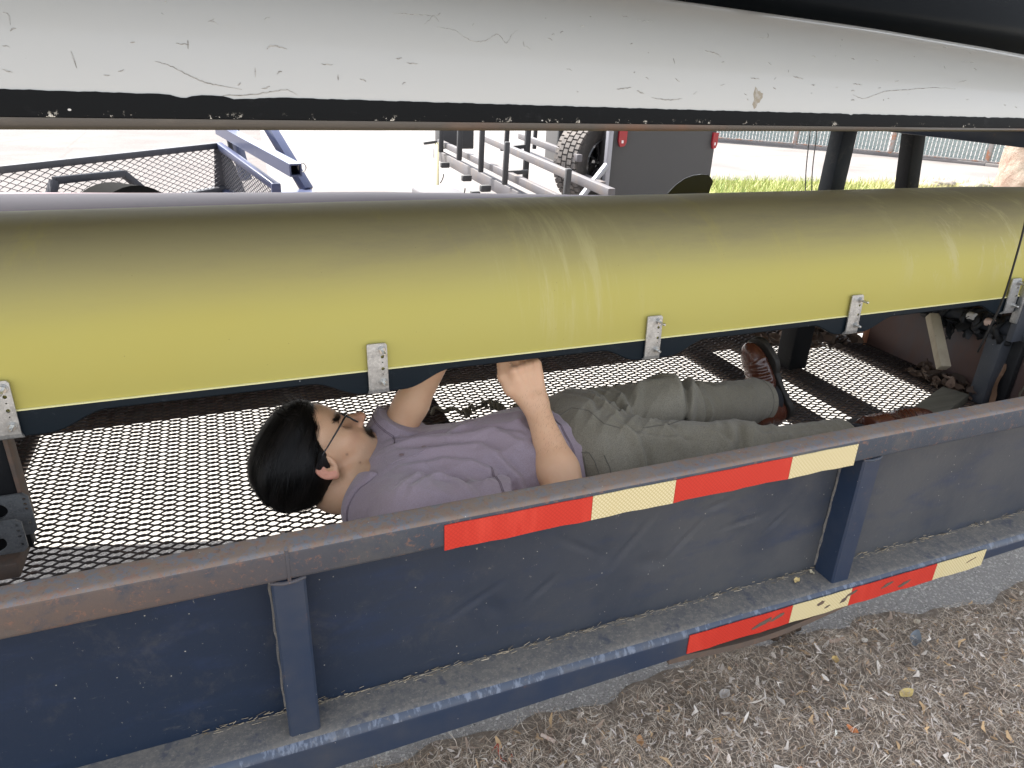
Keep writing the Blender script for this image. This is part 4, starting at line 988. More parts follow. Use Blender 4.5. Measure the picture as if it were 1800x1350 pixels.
for (x0, y0, x1, y1, z0, z1) in ((2.915, 4.606, 2.985, 4.593, .885, 1.02), (3.755, 4.446, 3.80, 4.437, .885, 1.02)):
    mb = MB(); dx = .012
    o2 = [(0, z0+.05), (.015, z0+.015), (.04, z0), (.07, z0+.012), (1, z0+.05), (1, z1), (0, z1)]
    L = x1-x0
    pts = [(x0, z0+.04), (x0+L*.25, z0), (x0+L*.8, z0+.008), (x1, z0+.04), (x1, z1), (x0, z1)]
    A = [(x, y0+(y1-y0)*(x-x0)/L-.004, z) for x, z in pts]; B = [(x, y-.022, z) for x, y, z in A]
    mb.loft([A, B]); tl = mb.build('tail_light', redl, bt, smooth=20)
    mb = MB(); mb.box(x0+L*.35, x0+L*.65, y0-.034, y0-.027, z0+.03, z0+.055, .003); mb.build('lamp_mark', mat('lamp_white', (.7, .6, .6), .3), tl)
# spare wheel: carcass, tread blocks, rim with spokes
wc = Vector(WHEEL_C); ax = Vector((.30, -.95, 0)).normalized()
ua = Vector((0, 0, 1)); va = ax.cross(ua)
prof = [(-.125, .21), (-.13, .27), (-.135, .33), (-.125, .365), (-.10, .378), (.10, .378), (.125, .365), (.135, .33), (.13, .27), (.115, .215)]
rings = []
for i in range(64):
    t = 2*math.pi*i/64; rd = ua*math.cos(t)+va*math.sin(t)
    rings.append([wc+ax*p[0]+rd*p[1] for p in prof])
rings.append(rings[0])
mb = MB(); mb.loft(rings, closed_ring=False, cap=False); bmesh.ops.remove_doubles(mb.bm, verts=mb.bm.verts, dist=1e-5)
ty = mb.build('tyre', RUBBER_T if 'RUBBER_T' in globals() else mat('dusty_tyre', (.055, .052, .05), .8, layers=[('rough', 14, .45, .7, (.12, .105, .095), .7)]), bt, smooth=50)
mb = MB()
for i in range(44):
    for j, off in enumerate((-.112, -.064, -.0, .064, .112)):
        t = 2*math.pi*(i+(j % 2)*.5)/44; rd = ua*math.cos(t)+va*math.sin(t); tg = ax.cross(rd)
        c = wc+ax*off+rd*(.372 if abs(off) > .1 else .380)
        m_ = Matrix(((tg.x, ax.x, rd.x, c.x), (tg.y, ax.y, rd.y, c.y), (tg.z, ax.z, rd.z, c.z), (0, 0, 0, 1)))
        mb.box(-.021, .021, -.025, .025, -.012, .012, 0, m_)
o = mb.build('tread_block', mat('dusty_tread', (.10, .092, .088), .85, layers=[('rough', 20, .45, .65, (.19, .165, .15), .7)]), ty, smooth=0); tag(o, kind='stuff')
mb = MB()
for i in range(40): pass
rim_m = mat('black_alloy', (.030, .030, .032), .25, coat=.6)
rr_ = []
for i in range(49):
    t = 2*math.pi*i/48; rd = ua*math.cos(t)+va*math.sin(t)
    rr_.append([wc+ax*.118+rd*.222, wc+ax*.128+rd*.212, wc+ax*.118+rd*.195, wc+ax*.0+rd*.185, wc+ax*-.02+rd*.02])
mb.loft(rr_, closed_ring=False, cap=False); rim = mb.build('rim', rim_m, bt, smooth=50)
for i in range(6):
    t = 2*math.pi*i/6+.3; rd = ua*math.cos(t)+va*math.sin(t); tg = ax.cross(rd)
    for s in (-1, 1):
        mb = MB(); mb.beam(wc+ax*.075+rd*.03+tg*.012*s, wc+ax*.10+rd*.19+tg*.035*s, .020, .025, .004, up=ax); mb.build('spoke', rim_m, rim)
    mb = MB(); mb.cyl(wc+ax*.08+rd*.06, wc+ax*.10+rd*.06, .011, n=10); mb.build('lug_nut', BRIGHT, rim)
# --- chain-link fence with green privacy slats
LINK = mat('galvanised_wire', (.42, .45, .44), .5, metal=.4)
SLAT = mat('green_privacy_slat', (.29, .35, .335), .6, layers=[('rough', 3, .45, .65, (.38, .41, .39), .7)])
PIPE = mat('rusty_pipe', (.30, .27, .25), .6, layers=[('rough', 9, .48, .6, (.36, .13, .05), .85)])
fn = thing('chain_link_fence', 'chain-link fence with pale green privacy slats along the lot', 'fence', (12.5, 11, 0))
nodes_ = [Vector((8.6, 17.2, 0)), Vector((10.3, 14.6, 0)), Vector((12.2, 12.6, 0)), Vector((13.3, 10.9, 0)), Vector((14.15, 9.3, 0)), Vector((15.0, 7.6, 0)), Vector((15.9, 5.6, 0))]
for a in nodes_:
    mb = MB(); mb.cyl(a, a+Vector((0, 0, 1.95)), .045, n=14); mb.build('fence_post', PIPE, fn)
for a, b in zip(nodes_[:-1], nodes_[1:]):
    u = (b-a)
    for z, r in ((.06, .018), (1.88, .025)):
        mb = MB(); mb.cyl(a+Vector((0, 0, z)), b+Vector((0, 0, z)), r, n=10); mb.build('fence_rail', PIPE, fn)
    diamond_net(a+Vector((0, 0, .06)), u, Vector((0, 0, 1.8)), .085, .11, .004, 'wire_mesh', LINK, fn)
    n = int(u.length/.075); ud = u.normalized(); pn = Vector((-ud.y, ud.x, 0))
    mb = MB()
    for i in range(n):
        c = a+ud*(.075*(i+.5))+pn*.012
        hh = 1.75+.03*hashn(i*1.3)
        mb.loft([[c-ud*.030+Vector((0, 0, .08)), c+ud*.030+Vector((0, 0, .08)), c+ud*.030+pn*.004+Vector((0, 0, .08)), c-ud*.030+pn*.004+Vector((0, 0, .08))],
                 [c-ud*.030+Vector((0, 0, hh)), c+ud*.030+Vector((0, 0, hh)), c+ud*.030+pn*.004+Vector((0, 0, hh)), c-ud*.030+pn*.004+Vector((0, 0, hh))]])
    tag(mb.build('privacy_slat', SLAT, fn, smooth=0), kind='stuff')
# concrete footing along the fence
mb = MB()
for a, b in zip(nodes_[:-1], nodes_[1:]):
    mb.beam(a+Vector((0, 0, .0)), b+Vector((0, 0, .0)), .22, .10, .02)
tag(mb.build('kerb', lot_m), kind='structure')
# big rust-brown boulder at the right edge and the low stones along the grass
def rock(name, loc, size, seed, m, label, cat, group=None, sub=4):
    mb = MB(); bmesh.ops.create_icosphere(mb.bm, subdivisions=sub, radius=1.0)
    for v in mb.bm.verts:
        p = v.co.copy(); k = 1+.10*math.sin(p.x*3.1+seed)*math.sin(p.y*2.7+seed*2)+.07*math.sin(p.z*5+p.x*4+seed)+.03*math.sin(p.x*13+p.y*11+seed)*math.sin(p.z*12)
        v.co = Vector((loc[0]+p.x*size[0]*k, loc[1]+p.y*size[1]*k, max(-.02, loc[2]+p.z*size[2]*k)))
    return tag(mb.build(name, m, smooth=60), label, cat, group)
ROCKM = mat('rust_brown_rock', (.30, .20, .165), .9, layers=[('rough', 3, .45, .65, (.48, .38, .32), .8), ('rough', 9, .55, .7, (.20, .11, .085), .7), ('noise', 2, .5, .7, (.52, .45, .40), .5)], bump=[('rough', 6, .8, .06), ('rough', 22, .5, .02)])
rock('boulder', (10.0, 5.62, .40), (.46, .42, .85), 1.3, ROCKM, 'large rust-brown boulder at the right edge beyond the trailer', 'boulder')
EDGE = mat('grey_edging_stone', (.26, .235, .215), .9, layers=[('rough', 6, .45, .65, (.14, .12, .11), .8)], bump=('rough', 14, .8, .03))
for k in range(9):
    t = k/8.; x = 9.55+1.6*t; y = 7.38-.62*t+.1*math.sin(k*2.1)
    rock('edging_stone', (x, y, .02), (.17+.06*hashn(k), .10+.04*hashn(k*3.), .05+.035*hashn(k*5.)), k*1.7, EDGE, 'low grey edging stone in a ragged row beside the grass', 'stone', 'low stones edging the grass', sub=3)
# ================================================================== the person: distance fields turned into continuous meshes
from mathutils.bvhtree import BVHTree
def bvh_of(V, F): return BVHTree.FromPolygons([tuple(v) for v in V], [tuple(f) for f in F])
f32 = np.float32
def vlen(a): return np.sqrt((a*a).sum(-1))
def smin(a, b, k):
    h = np.clip(0.5+0.5*(b-a)/k, 0, 1)
    return b+(a-b)*h-k*h*(1-h)
def smax(a, b, k): return -smin(-a, -b, k)
def cone(p, a, b, r0, r1):
    """round cone from a (radius r0) to b (radius r1)"""
    a = np.asarray(a, f32); b = np.asarray(b, f32); ab = b-a
    h = np.clip(((p-a)@ab)/float(ab@ab), 0, 1)
    return vlen(p-a-h[..., None]*ab)-(r0+(r1-r0)*h)
def chain(p, pts, rs, k=0.01):
    d = None
    for a, b, r0, r1 in zip(pts[:-1], pts[1:], rs[:-1], rs[1:]):
        c = cone(p, a, b, r0, r1); d = c if d is None else smin(d, c, k)
    return d
def ell(p, c, r, M=None):
    q = p-np.asarray(c, f32)
    if M is not None: q = q@np.asarray(M, f32).T
    r = np.asarray(r, f32)
    k0 = vlen(q/r); k1 = vlen(q/(r*r))
    return k0*(k0-1)/np.maximum(k1, 1e-6)
def surface(fn, lo, hi, h):
    """naive surface nets over a sparse narrow band"""
    lo = np.asarray(lo, f32); B = 8
    nb = np.ceil((np.asarray(hi, f32)-lo)/(h*B)).astype(int); n = nb*B
    gi = np.stack(np.meshgrid(*[np.arange(k) for k in nb], indexing='ij'), -1).reshape(-1, 3)
    cen = lo+(gi*B+(B-1)/2).astype(f32)*f32(h)
    dc = fn(cen); act = np.abs(dc) < h*B*0.95+0.006
    G = np.empty(n, f32)
    G.reshape(nb[0], B, nb[1], B, nb[2], B)[:] = np.sign(dc).reshape(nb)[:, None, :, None, :, None]*f32(1)
    ii = np.stack(np.meshgrid(*[np.arange(B)]*3, indexing='ij'), -1).reshape(-1, 3)
    ga = gi[act]
    for s in range(0, len(ga), 1500):
        g = ga[s:s+1500]; idx = (g[:, None]*B+ii[None]).reshape(-1, 3)
        G[idx[:, 0], idx[:, 1], idx[:, 2]] = fn(lo+idx.astype(f32)*f32(h))
    ins = G < 0
    c = np.zeros(np.array(n)-1, np.int8)
    sl = lambda o, m: slice(o, m-1+o)
    for dx in (0, 1):
        for dy in (0, 1):
            for dz in (0, 1): c += ins[sl(dx, n[0]), sl(dy, n[1]), sl(dz, n[2])]
    cells = np.argwhere((c > 0) & (c < 8))
    ID = np.full(c.shape, -1, np.int32); ID[tuple(cells.T)] = np.arange(len(cells))
    acc = np.zeros((len(cells), 3), f32); cnt = np.zeros(len(cells), f32)
    for ax in range(3):
        o1, o2 = [a for a in range(3) if a != ax]
        for u in (0, 1):
            for v in (0, 1):
                off = np.zeros(3, int); off[o1] = u; off[o2] = v
                A = cells+off; Bq = A.copy(); Bq[:, ax] += 1
                ga_, gb_ = G[tuple(A.T)], G[tuple(Bq.T)]
                m = (ga_ < 0) != (gb_ < 0)
                t = np.where(m, ga_/np.where(m, ga_-gb_, 1), 0)
                pos = off[None].repeat(len(cells), 0).astype(f32); pos[:, ax] += t
                acc += np.where(m[:, None], pos, 0); cnt += m
    V = lo+(cells+acc/np.maximum(cnt, 1)[:, None]).astype(f32)*f32(h)
    F = []
    for ax in range(3):
        o1, o2 = [(1, 2), (2, 0), (0, 1)][ax]
        s0 = [slice(None)]*3; s1 = [slice(None)]*3; s0[ax] = slice(0, -1); s1[ax] = slice(1, None)
        a, b = ins[tuple(s0)], ins[tuple(s1)]
        e = np.argwhere(a != b)
        e = e[(e[:, o1] > 0) & (e[:, o2] > 0) & (e[:, o1] < n[o1]-1) & (e[:, o2] < n[o2]-1)]
        flip = a[tuple(e.T)]
        def cid(d1, d2):
            q = e.copy(); q[:, o1] -= d1; q[:, o2] -= d2; return ID[tuple(q.T)]
        q = np.stack([cid(1, 1), cid(0, 1), cid(0, 0), cid(1, 0)], -1)
        q[~flip] = q[~flip][:, ::-1]
        F.append(q)
    F = np.concatenate(F); F = F[(F >= 0).all(1)]
    return V, F
def smooth_v(V, F, it=2, lam=0.5):
    e = np.concatenate([F[:, [0, 1]], F[:, [1, 2]], F[:, [2, 3]], F[:, [3, 0]]])
    for _ in range(it):
        s = np.zeros_like(V); c = np.zeros(len(V), f32)
        np.add.at(s, e[:, 0], V[e[:, 1]]); np.add.at(s, e[:, 1], V[e[:, 0]])
        np.add.at(c, e[:, 0], 1); np.add.at(c, e[:, 1], 1)
        V = V+lam*(s/np.maximum(c, 1)[:, None]-V)
    return V
def wob(p, s, ph=0.0):
    x, y, z = p[..., 0]*s, p[..., 1]*s, p[..., 2]*s
    return (np.sin(x+1.3*np.sin(y*.7+ph))+np.sin(y*1.3+1.1*np.sin(z*.9+ph*2)+ph)+np.sin(z*1.1+1.2*np.sin(x*.8-ph)))/3

# ---- joints (metres, on the mesh floor at z = 0.57)
RSH, LSH = (-0.006, 0.172, 0.690), (0.004, 0.492, 0.656)
REL, RWR = (0.312, 0.130, 0.664), (0.308, 0.325, 0.815)
LEL, LWR = (0.135, 0.480, 0.905), (0.300, 0.52, 0.985)
HC = np.array([-0.138, 0.450, 0.682], f32)         # between the ears
HS = 1.09                                           # head scale
Fd = np.array([.60, .33, .73]); Fd /= np.linalg.norm(Fd)
Ud = np.array([-1.0, 0, 0.0])-(-Fd[0])*Fd; Ud = np.array([-1., 0, 0])-np.dot([-1., 0, 0], Fd)*Fd
Ud /= np.linalg.norm(Ud); Rd = np.cross(Fd, Ud)
HM = np.stack([Fd, Ud, Rd]).astype(f32)             # world -> head (f, u, r)
def H(f, u, r=0.0): return tuple(HC+(f*Fd+u*Ud+r*Rd)*HS)
def to_head(p): return (p-HC)@HM.T/f32(HS)

def head_field(p):
    """field of the head in its own frame: f forward, u up, r to his right"""
    q = p.copy(); s = q.copy(); s[..., 2] = np.abs(q[..., 2])          # mirrored copy for the paired features
    d = ell(q, (-.008, .047, 0), (.098, .086, .077))
    d = smin(d, ell(q, (.046, .040, 0), (.052, .060, .062)), .03)      # forehead
    d = smin(d, ell(q, (.042, -.032, 0), (.055, .062, .056)), .028)     # mid face
    d = smin(d, ell(s, (.052, -.006, .043), (.026, .020, .022)), .02)  # cheekbones
    d = smin(d, cone(s, (.006, -.050, .056), (.076, -.088, .018), .016, .016), .022)   # jaw line
    d = smin(d, ell(q, (.086, -.088, 0), (.021, .018, .022)), .016)    # chin
    d = smin(d, ell(q, (.074, -.052, 0), (.025, .026, .030)), .018)    # muzzle
    d = smin(d, cone(s, (.080, .027, .014), (.070, .028, .046), .0085, .007), .014)   # brow ridge
    d = smax(d, -ell(s, (.097, .010, .033), (.022, .013, .019)), .012)  # eye sockets
    d = smin(d, ell(s, (.0695, .0105, .033), (.0135, .0125, .0160)), .005)             # lids
    d = smax(d, -ell(s, (.0835, .0085, .034), (.0080, .0030, .0115)), .002)
    d = smin(d, cone(q, (.088, .018, 0), (.113, -.016, 0), .0075, .0105), .012)       # nose bridge
    d = smin(d, ell(q, (.113, -.018, 0), (.0115, .0095, .0110)), .008)
    d = smin(d, ell(s, (.100, -.022, .011), (.0105, .0080, .0080)), .006)              # nostril wings
    d = smax(d, -ell(s, (.107, -.0285, .0065), (.0055, .0040, .0035)), .003)
    d = smin(d, ell(q, (.0945, -.046, 0), (.0085, .0052, .021)), .005)                # upper lip
    d = smin(d, ell(q, (.0925, -.0575, 0), (.0090, .0058, .018)), .005)               # lower lip
    d = smax(d, -ell(q, (.104, -.0515, 0), (.010, .0012, .022)), .003)
    # ears
    for sg in (1, -1):
        e = q.copy(); e[..., 2] *= sg
        c = np.array([-.004, .004, .078], f32)
        v = e-c; tilt = .25
        a = v[..., 0]*math.cos(tilt)-v[..., 1]*math.sin(tilt); b = v[..., 0]*math.sin(tilt)+v[..., 1]*math.cos(tilt)
        a, b = a*1.17, b*1.17; v = v*f32(1.17)
        w = v[..., 2]-0.25*(-a)                                  # ear stands off towards the back
        rim = np.sqrt((np.sqrt((a/.78)**2+(b*.98)**2+1e-9)-.0265)**2*.8+w*w)-.0042
        bowl = np.sqrt((a/.0195)**2+(b/.0265)**2+((w+.0035)/.0050)**2)-1
        ear = smin(rim, bowl*.006, .005)
        ear = smin(ear, ell(np.stack([a, b, w], -1), (.002, -.028, -.001), (.0095, .0110, .0052)), .005)
        anti = np.sqrt((np.sqrt(((a-.003)/.75)**2+((b-.002)*.95)**2+1e-9)-.0155)**2+(w+.0005)**2)-.0028
        ear = smin(ear, np.where(a < .004, anti, 1.0), .004)
        ear = smax(ear, -ell(np.stack([a, b, w], -1), (.006, -.004, .004), (.0100, .0115, .0110)), .002)
        ear = smax(ear, -ell(np.stack([a, b, w], -1), (-.010, .008, .004), (.0045, .0150, .0050)), .002)
        ear = smax(ear, -ell(np.stack([a, b, w], -1), (.001, .0185, .004), (.0110, .0040, .0050)), .002)
        ear = smin(ear, ell(np.stack([a, b, w], -1), (.0175, -.004, -.001), (.0055, .0075, .0045)), .004)
        d = smin(d, ear/1.17, .005)
    return d

def finger_set(base, up, side, back, spread, curl, sc=1.0, ln=(.040, .046, .043, .034), start=0):
    """five unequal fingers as bent chains; base at the knuckles, side runs from index to little finger"""
    base, up, side, back = [np.array(v, float) for v in (base, up, side, back)]
    up /= np.linalg.norm(up); side /= np.linalg.norm(side); back /= np.linalg.norm(back)
    out = []
    for i in range(4):
        o = base+side*(i-1.5)*.0195*sc+up*(-.004*abs(i-1.2))*sc
        dirv = up+side*spread*(i-1.5)
        pts = [o-up*.02*sc, o]; a = 0.0
        for j, fr in enumerate((1.0, .66, .50)):
            a += curl[j]
            dv = dirv*math.cos(a)-back*math.sin(a); dv /= np.linalg.norm(dv)
            pts.append(pts[-1]+dv*ln[i]*fr*sc)
        out.append((pts, [.0098*sc, .0098*sc, .0090*sc, .0082*sc, .0068*sc]))
    return out
def unit(v): v = np.array(v, float); return v/np.linalg.norm(v)
# right hand: back of the hand towards the viewer, fingers hooked up behind the gunwale
r_up = unit((-.19, .42, .88)); r_side = unit(np.cross(r_up, np.cross((1, .10, 0), r_up))); r_back = unit(np.cross(r_side, r_up))
if r_back[1] > 0: r_back = -r_back
RKN = np.array(RWR)+r_up*.088
rf = finger_set(RKN, r_up, r_side, r_back, .06, (.45, .8, .6))
def hand_field(p, wr, kn, side, back, fingers, thumb, sgn):
    side = np.array(side); back = np.array(back); wr = np.array(wr); kn = np.array(kn)
    d = None
    for i in range(4):
        o = kn+side*(i-1.5)*.0190; w = wr+side*(i-1.5)*.0105
        c = cone(p, w, o, .0150, .0122)
        d = c if d is None else smin(d, c, .008)
    for pts, rs in fingers: d = smin(d, chain(p, pts, rs, .006), .006)
    d = smin(d, chain(p, thumb, [.019, .0145, .0115, .0090], .008), .014)
    for i in range(4):
        k2 = kn+side*(i-1.5)*.0195+back*.007; d = smin(d, ell(p, k2, (.0085, .0085, .0085)), .007)
        d = smin(d, cone(p, k2, wr+side*(i-1.5)*.008+back*.0125, .0042, .0030), .006)
    return d
r_th = [np.array(RWR)+r_up*.022-r_side*.018-r_back*.008, np.array(RWR)+r_up*.052-r_side*.040-r_back*.014, np.array(RWR)+r_up*.083-r_side*.046-r_back*.020, np.array(RWR)+r_up*.108-r_side*.040-r_back*.026]
l_up = unit((.92, .15, .22)); l_back = unit(np.cross((0, 1, 0), l_up)); l_side = unit((0, 1, 0))
LKN = np.array(LWR)+l_up*.085
lf = finger_set(LKN, l_up, l_side, l_back, .05, (.5, .8, .6))
l_th = [np.array(LWR)+l_up*.022-l_side*.018-l_back*.008, np.array(LWR)+l_up*.052-l_side*.040-l_back*.014, np.array(LWR)+l_up*.083-l_side*.046-l_back*.020, np.array(LWR)+l_up*.108-l_side*.040-l_back*.026]
def near_only(fn, p, c, r):
    """evaluate a costly field only near its place"""
    c = np.asarray(c, f32); m = vlen(p-c) < r
    out = np.maximum(vlen(p-c)-r*.55, 0.02).astype(f32)
    if m.any(): out[m] = fn(p[m])
    return out
def torso_field(p, g=0.0):
    d = ell(p, (.135, .340, .650), (.180, .172+g*.5, .098))
    d = smin(d, ell(p, (.31, .350, .668), (.18, .148, .102)), .05)
    d = smin(d, cone(p, RSH, LSH, .056, .054), .05)
    d = smin(d, cone(p, (-.060, .300, .640), RSH, .054, .060), .04)
    return d
def body_field(p):
    d = torso_field(p)+.016
    d = smin(d, ell(p, (.46, .365, .675), (.12, .15, .085)), .04)
    d = smin(d, cone(p, H(-.034, -.045), (.010, .315, .655), .056, .060), .022)           # neck
    d = smin(d, cone(p, H(.010, -.060, .045), (.030, .335, .715), .014, .011), .03)      # neck tendon
    fa = lambda q: smin(chain(q, [RSH, REL], [.054, .041]), smin(
        chain(q, [REL, np.array(REL)*.62+np.array(RWR)*.38, RWR], [.041, .0425, .0225], .02), cone(q, np.array(RWR)-.03*np.array(r_up), np.array(RWR)+.01*np.array(r_up), .0225, .0225), .02), .02)
    d = smin(d, fa(p), .02)
    d = smin(d, chain(p, [LSH, np.array(LSH)*.5+np.array(LEL)*.5, LEL, LWR], [.049, .037, .032, .026], .02), .02)
    d = smin(d, near_only(lambda q: hand_field(q, RWR, RKN, r_side, r_back, rf, r_th, 1), p, RKN, .16), .012)
    d = smin(d, near_only(lambda q: hand_field(q, LWR, LKN, l_side, l_back, lf, l_th, 1), p, LKN, .16), .012)
    hd = near_only(lambda q: head_field(to_head(q))*HS, p, HC+.02*Fd, .23)
    return smin(d, hd, .010)
V, F = surface(body_field, (-.36, .10, .555), (.56, .62, 1.20), .0027)
V = smooth_v(V, F, 2, .5)
BV, BF = V, F
q = to_head(V); fq, uq, rq = q[:, 0], q[:, 1], q[:, 2]
inhead = (np.abs(rq) < .12) & (uq > -.13) & (uq < .16) & (fq > -.13) & (fq < .16) & (V[:, 0] < -.02)
col = np.tile(np.array([.60, .365, .225], f32), (len(V), 1))
def blend(c, rgb, w): return c*(1-w[:, None])+np.array(rgb, f32)*w[:, None]
g = lambda c, r: np.exp(-(((fq-c[0])/r[0])**2+((uq-c[1])/r[1])**2+((np.abs(rq)-c[2])/r[2])**2))
w1 = np.clip(g((.112, -.018, 0), (.022, .020, .02))*.7, 0, 1)
col = blend(col, (.62, .27, .19), w1)                                             # nose redness
ear = inhead & (np.abs(rq) > .079) & (np.abs(fq+.006) < .030) & (uq > -.045) & (uq < .036)
col = blend(col, (.66, .27, .20), ear*.8)
col = blend(col, (.60, .31, .20), np.clip(g((.072, -.018, .048), (.03, .022, .022))*.35, 0, 1))
stub = inhead & (uq < -.030) & (fq > -.02)
sw2 = stub*np.clip((-.030-uq)/.025, 0, 1)*np.clip((fq+.02)/.03, 0, 1)*np.clip((.135+uq)/.03, 0, 1)*.30
col = blend(col, (.27, .20, .135), np.clip(sw2*1.6, 0, .62))
col = blend(col, (.36, .15, .12), np.clip(g((.098, -.046, 0), (.008, .0045, .018))+g((.097, -.0575, 0), (.008, .0055, .017)), 0, .8))
mou = np.clip(g((.100, -.0375, 0), (.018, .0090, .013))+g((.094, -.0410, .017), (.015, .0085, .012))+g((.088, -.047, .025), (.012, .008, .006)), 0, 1)
col = blend(col, (.065, .040, .026), np.clip(mou*1.25, 0, .82))
brow = np.clip(g((.084, .030, .018), (.016, .0050, .012))+g((.078, .031, .036), (.016, .0048, .012)), 0, 1)
col = blend(col, (.030, .020, .015), np.clip(brow*1.3, 0, .85))
for c in ((.036, -.022, .066), (.034, -.052, .058)):
    col = blend(col, (.10, .05, .035), np.clip(np.exp(-(((fq-c[0])**2+(uq-c[1])**2)/.0022**2))*(rq > .03)*.9, 0, 1))
knu = np.zeros(len(V))
for i in range(4):
    knu += np.exp(-(((V-(RKN+r_side*(i-1.5)*.0195))**2).sum(1)/.012**2))
col = blend(col, (.62, .32, .21), np.clip(knu*.5, 0, .6))
SKIN = mat('skin', (1, 1, 1), .50, spec=.4, attr='tint', sss=.12, layers=[
    ('noise', 26, .38, .62, (.56, .30, .18), .25), ('noise', 60, .45, .7, (.66, .43, .28), .15)], bump=[('noise', 240, .25, .0014), ('rough', 55, .22, .0025)])
person = np_mesh('person', V, F, SKIN, smooth=180, colors=np.clip(col, 0.004, 1))
tag(person, 'person lying on the mesh floor reaching both hands up under the yellow hull', 'person')

# ---- polo shirt
def folds(p, ang, k, ph, sharp=2.0):
    s = p[..., 1]*math.cos(ang)+p[..., 0]*math.sin(ang)+.35*p[..., 2]
    a = s*k+2.0*wob(p, 10, ph)+ph
    return (1-np.abs(np.sin(a*.5)))**1.5
def fold_lines(p, lines):
    out = np.zeros(p.shape[:-1], f32); a = p[..., :2]
    for pts, amp, w in lines:
        best = np.full(p.shape[:-1], 1.0, f32); sg = np.zeros(p.shape[:-1], f32); n = len(pts)-1; tt = np.zeros(p.shape[:-1], f32)
        for i in range(n):
            u = np.array(pts[i][:2], f32); v = np.array(pts[i+1][:2], f32); ab = v-u
            h = np.clip(((a-u)@ab)/float(ab@ab), 0, 1); q = a-u-h[..., None]*ab; dd = vlen(q)
            m = dd < best
            best = np.where(m, dd, best); sg = np.where(m, np.sign(q[..., 0]*ab[1]-q[..., 1]*ab[0]), sg); tt = np.where(m, (i+h)/n, tt)
        e = np.sin(np.pi*np.clip(tt*.9+.05, 0, 1))**.6
        s = best*sg
        out += amp*e*(np.exp(-(s/w)**2)-.55*np.exp(-((s+1.7*w)/w)**2))
    return 1.6*out*(p[..., 2] > .62)
SHF = [([(0, .348), (.069, .315), (.164, .297), (.232, .178), (.254, .09)], .0075, .012), ([(-.003, .37), (.082, .362), (.202, .332), (.272, .244), (.285, .15)], .0070, .012),
       ([(-.014, .275), (.083, .279), (.165, .229), (.214, .134)], .0065, .011), ([(-.038, .174), (.026, .226), (.082, .197), (.10, .128)], .0070, .010),
       ([(-.023, .145), (.038, .206), (.079, .225)], .005, .009), ([(-.016, .385), (.032, .376), (.12, .372), (.19, .40)], .0065, .009), ([(.0, .41), (.05, .40), (.10, .405)], .005, .008),
       ([(.30, .40), (.27, .33), (.31, .22)], .005, .012), ([(.13, .15), (.15, .19), (.20, .20)], .005, .008), ([(.33, .42), (.345, .34), (.335, .25)], .004, .010), ([(.18, .36), (.26, .30), (.30, .20)], .005, .009)]
TRF = [([(.790, .476), (.757, .40), (.722, .33)], -.0085, .010), ([(.80, .47), (.79, .41), (.81, .36)], .006, .010), ([(.70, .47), (.735, .42), (.73, .36)], .006, .012), ([(.559, .464), (.573, .408), (.569, .334)], .0065, .011), ([(.488, .411), (.493, .347), (.503, .298)], .0075, .010),
       ([(.64, .439), (.594, .368)], .005, .010), ([(.48, .281), (.508, .217), (.518, .14)], .0070, .011), ([(.501, .242), (.566, .216), (.65, .195)], .0065, .011), ([(.60, .40), (.66, .44), (.71, .42)], .005, .012),
       ([(.72, .14), (.762, .175), (.80, .25)], -.0085, .012), ([(.824, .182), (.944, .193), (1.058, .20)], .005, .012), ([(.69, .24), (.72, .20), (.73, .15)], .005, .011), ([(.80, .47), (.87, .43), (.95, .44)], .0055, .012),
       ([(.52, .44), (.55, .38), (.545, .33)], -.005, .008), ([(.86, .51), (.90, .46), (.98, .45)], .004, .010), ([(.44, .42), (.46, .36), (.44, .30)], .004, .010), ([(.56, .30), (.60, .26), (.62, .19)], .004, .010)]
def shirt_field(p):
    t = torso_field(p, .01)-.004
    sl = cone(p, RSH, np.array(RSH)*.40+np.array(REL)*.60, .068, .066)
    sl2 = cone(p, LSH, np.array(LSH)*.62+np.array(LEL)*.38, .068, .064)
    axr = unit(np.array(REL)-np.array(RSH)); cr_ = np.array(RSH)*.43+np.array(REL)*.57
    sl = np.maximum(sl, (p-cr_.astype(f32))@axr.astype(f32))
    axl = unit(np.array(LEL)-np.array(LSH)); cl_ = np.array(LSH)*.66+np.array(LEL)*.34
    sl2 = np.maximum(sl2, (p-cl_.astype(f32))@axl.astype(f32))
    d = smin(smin(t, sl, .024), sl2, .024)
    # cloth falls towards the floor on both sides
    amp = .0058*(0.55+0.45*wob(p, 7, 2.0))
    d = d-amp*folds(p, .42, 118, .4, 2.2)-.0042*folds(p, -.25, 88, 2.2, 2.0)*(0.5+0.5*wob(p, 11, 4.0))
    near = np.exp(-((vlen(p-np.array([.06, .19, .70], f32))/.11)**2))
    d = d-.0050*near*folds(p, 1.15, 150, 1.1, 2.0)
    d = d-.72*fold_lines(p, SHF)
    # open at the hem, the neck and the cuffs
    hem = p[..., 0]-(.388+.02*(p[..., 1]-.34)+.006*np.sin(p[..., 1]*30))
    d = smax(d, hem, .004)
    nk = np.array(H(-.020, -.075)); nb = np.array((.005, .300, .655)); na = unit(nb-nk)
    neck = cone(p, nk-na*.03, nk+na*.085, .080, .064)
    neck = np.minimum(neck, ell(p, H(.055, -.085), (.050, .052, .045)))
    d = smax(d, -neck, .006)
    return d
V, F = surface(shirt_field, (-.15, .10, .555), (.43, .62, .90), .0029)
V = smooth_v(V, F, 1, .45)
